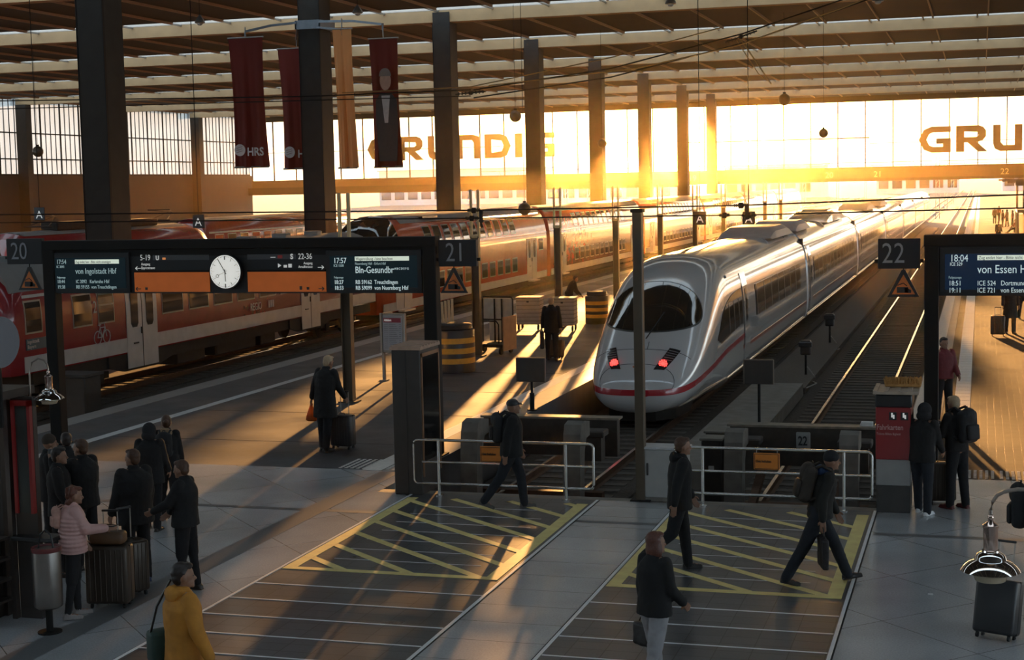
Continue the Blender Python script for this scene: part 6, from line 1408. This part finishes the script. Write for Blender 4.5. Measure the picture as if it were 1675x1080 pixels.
# platform 21
a = P('person in a dark coat walking away with two pieces of luggage on the sunlit platform', tuple(gp(903, 590)), -16, 1.86, ((8, 4, 2, 0), (-12, 8, 2, -14)), ((4, 10, 8, 3), (-8, 10, 6, 2)), 0, (0, 0), hem=.72, bulk=1.1, hair='short', hairm=BLON)
hand_bag('garment_bag', 'black garment bag in the left hand of the person walking away', a, 0, .12, .38, .52, mat('garment bag black', (.014, .013, .013), .6), .02)
suitcase('brown trolley case pulled by the person walking away', tuple(gp(908, 587)), -8, .46, .26, .50, .30, mat('trolley brown', (.06, .035, .022), .6, 0, .2), False, -14)
a = P('person in work clothes bending over the roll containers behind the third mast', tuple(gp(930, 522)), 60, 1.74, ((14, 8), (4, 4)), ((40, 8, 30, 6), (40, 8, 30, 6)), 28, (0, -10), hem=.58, hair='short', hairm=DKH, lod=2)
# right side
a = P('person in a dark red jacket standing half behind the right gantry post', tuple(gp(1543, 692)), 150, 1.80, ((3, 2), (-3, 2)), ((8, 10, 40, 14), (8, 12, 20, 5)), 0, (0, 0), hem=.58, bulk=1.14, hair='short', hairm=DKH, topm=mat('dark red jacket', (.14, .016, .018), .7, 0, .15, 10))
a = P('person with hood up and white sneakers leaning at the red ticket machine', tuple(gp(1508, 842)), 20, 1.70, ((10, 4, 2, 0), (-2, 2, 2, 0)), ((30, 8, 40, 10), (20, 8, 30, 8)), 6, (-10, -10), hem=.64, bulk=1.10, hair='hoodup', hairm=DIM, shoem=mat('white sneakers', (.8, .8, .8), .55), botm=JN)
a = P('person with short hair, torn jeans and a big black backpack beside the ticket machine', tuple(gp(1565, 832)), -50, 1.76, ((4, 2), (-4, 3)), ((20, 8, 30, 8), (14, 8, 20, 6)), 4, (0, -8), hem=.58, bulk=1.10, hair='short', hairm=BLON, shoem=mat('dark red shoe', (.10, .012, .012), .5))
backpack('big black backpack on the person beside the ticket machine', a, None, 1.15)
suitcase('dark suitcase standing between the two people at the ticket machine', tuple(gp(1540, 824)), 10, .42, .26, .60, .40, SG)
a = P('person in a long black coat pulling a suitcase under the Essen departure board', tuple(gp(1652, 546)), 165, 1.80, ((4, 3), (-4, 3)), ((4, 8, 10, 3), (4, 10, 10, 3)), 0, (0, 0), hem=.98, bulk=1.1, hair='short', hairm=DKH)
suitcase('black suitcase left of the person in the long black coat', tuple(gp(1632, 550)), 0, .44, .26, .60, .25)
a = P('person at the right edge behind the long black coat, mostly cut off', tuple(gp(1674, 522)), 160, 1.75, ((8, 4), (-8, 4)), ((4, 8, 10, 3), (4, 8, 10, 3)), 0, hem=.70, hair='short', hairm=DKH, lod=2)
a = P('person in black with a backpack, cut off by the right edge, near the lower lamp', tuple(gp(1700, 1012)), 100, 1.78, ((4, 3), (-4, 3)), ((4, 10, 12, 3), (-10, 12, 10, 2)), 0, (0, 0), hem=.70, bulk=1.15, hair='short', hairm=DKH)
backpack('black backpack at the right edge of the picture', a, None, 1.1)
suitcase('black tilted suitcase on the floor at the lower right', tuple(gp(1628, 1046)), -20, .46, .28, .60, .42, None, False, -14)
# far platform
far_m = mat('far dark cloth', (.05, .03, .02), .8)
for i, (px, py, f, lab) in enumerate(((1627, 366, 0, 'thin standing figure farthest along the right platform'), (1634, 362, 30, 'second far figure beside the thin one on the right platform'), (1640, 372, 60, 'far person standing at the left of the waiting group'), (1647, 371, -60, 'far person standing in the middle of the waiting group'), (1656, 373, -90, 'far person in dark clothes at the right of the waiting group'))):
    P(lab, tuple(gp(px, py)), f, 1.74, lod=2, topm=[far_m, mat('far red cloth', (.16, .05, .03), .8), mat('far brown cloth', (.10, .06, .035), .8)][i % 3], hairm=DKH)
P('far seated figure with legs stretched out on the right platform', tuple(gp(1661, 381)), -80, 1.72, ((75, 30, 4, 20), (70, 25, 4, 20)), ((30, 6, 30, 5), (30, 6, 30, 5)), 0, lod=2, sit=True, topm=mat('far red cloth', (.16, .05, .03)), hairm=DKH)
t = thing('platform_bench', 'bench under the seated figure far along the right platform', 'bench', tuple(gp(1662, 380)+Vector((.1, 0, 0)))); b = MB(); b.box(-.35, .35, -.9, .9, .38, .44); obj('seat', b, mat('bench wood', (.2, .12, .07), .7), t)
for y in (-.8, .8): b = MB(); b.box(-.3, .3, y-.04, y+.04, 0, .38); obj('leg', b, DARKSTEEL, t)
P('dark figure whose head and shoulders show just above the right gantry', tuple(gp(1633, 398)), 170, 1.70, lod=2, hairm=DKH)
t = thing('platform_kiosk', 'brown glazed shelter at the right edge far along the right platform', 'shelter', tuple(gp(1690, 400))); b = MB(); b.box(-1.2, 1.2, -3, 3, 2.4, 2.6); obj('roof', b, MASTM, t)
for x in (-1.15, 1.15):
    for y in (-2.9, 0, 2.9): b = MB(); b.box(x-.06, x+.06, y-.06, y+.06, 0, 2.4); obj('post', b, MASTM, t)
b = MB(); b.box(-1.0, 1.0, -.05, .05, .3, 2.2); obj('pane', b, glass('shelter glass', (.5, .35, .2), .4), t)
for i in range(4):
    y = 95+i*30; t = thing('platform_canopy_mast', ['mast at the right edge of the far platform, nearest', 'second mast along the right platform', 'third mast along the right platform', 'fourth mast along the right platform'][i], 'mast', (3.9, y, 0), 0, 'masts along the right platform'); b = MB(); b.box(-.12, .12, -.12, .12, 0, 4.6); obj('post', b, MASTM, t); b = MB(); b.box(-2.0, 2.5, -.1, .1, 4.5, 4.7); obj('arm', b, MASTM, t)
# ------------------------------------------------------------------ light evening haze in the hall
hz = MB(); hz.box(-95, 33, 1.5, 194, -.9, 14.4)
HM = bpy.data.materials.new('evening haze'); HM.use_nodes = True; t = HM.node_tree; t.nodes.clear()
vs = t.nodes.new('ShaderNodeVolumeScatter'); vs.inputs['Color'].default_value = (1.0, .68, .36, 1); vs.inputs['Density'].default_value = .00036; vs.inputs['Anisotropy'].default_value = .965
ou = t.nodes.new('ShaderNodeOutputMaterial'); t.links.new(vs.outputs[0], ou.inputs['Volume'])
haze = obj('haze', hz, HM, kind='stuff'); tag(haze, 'thin golden evening haze filling the station hall', 'haze')
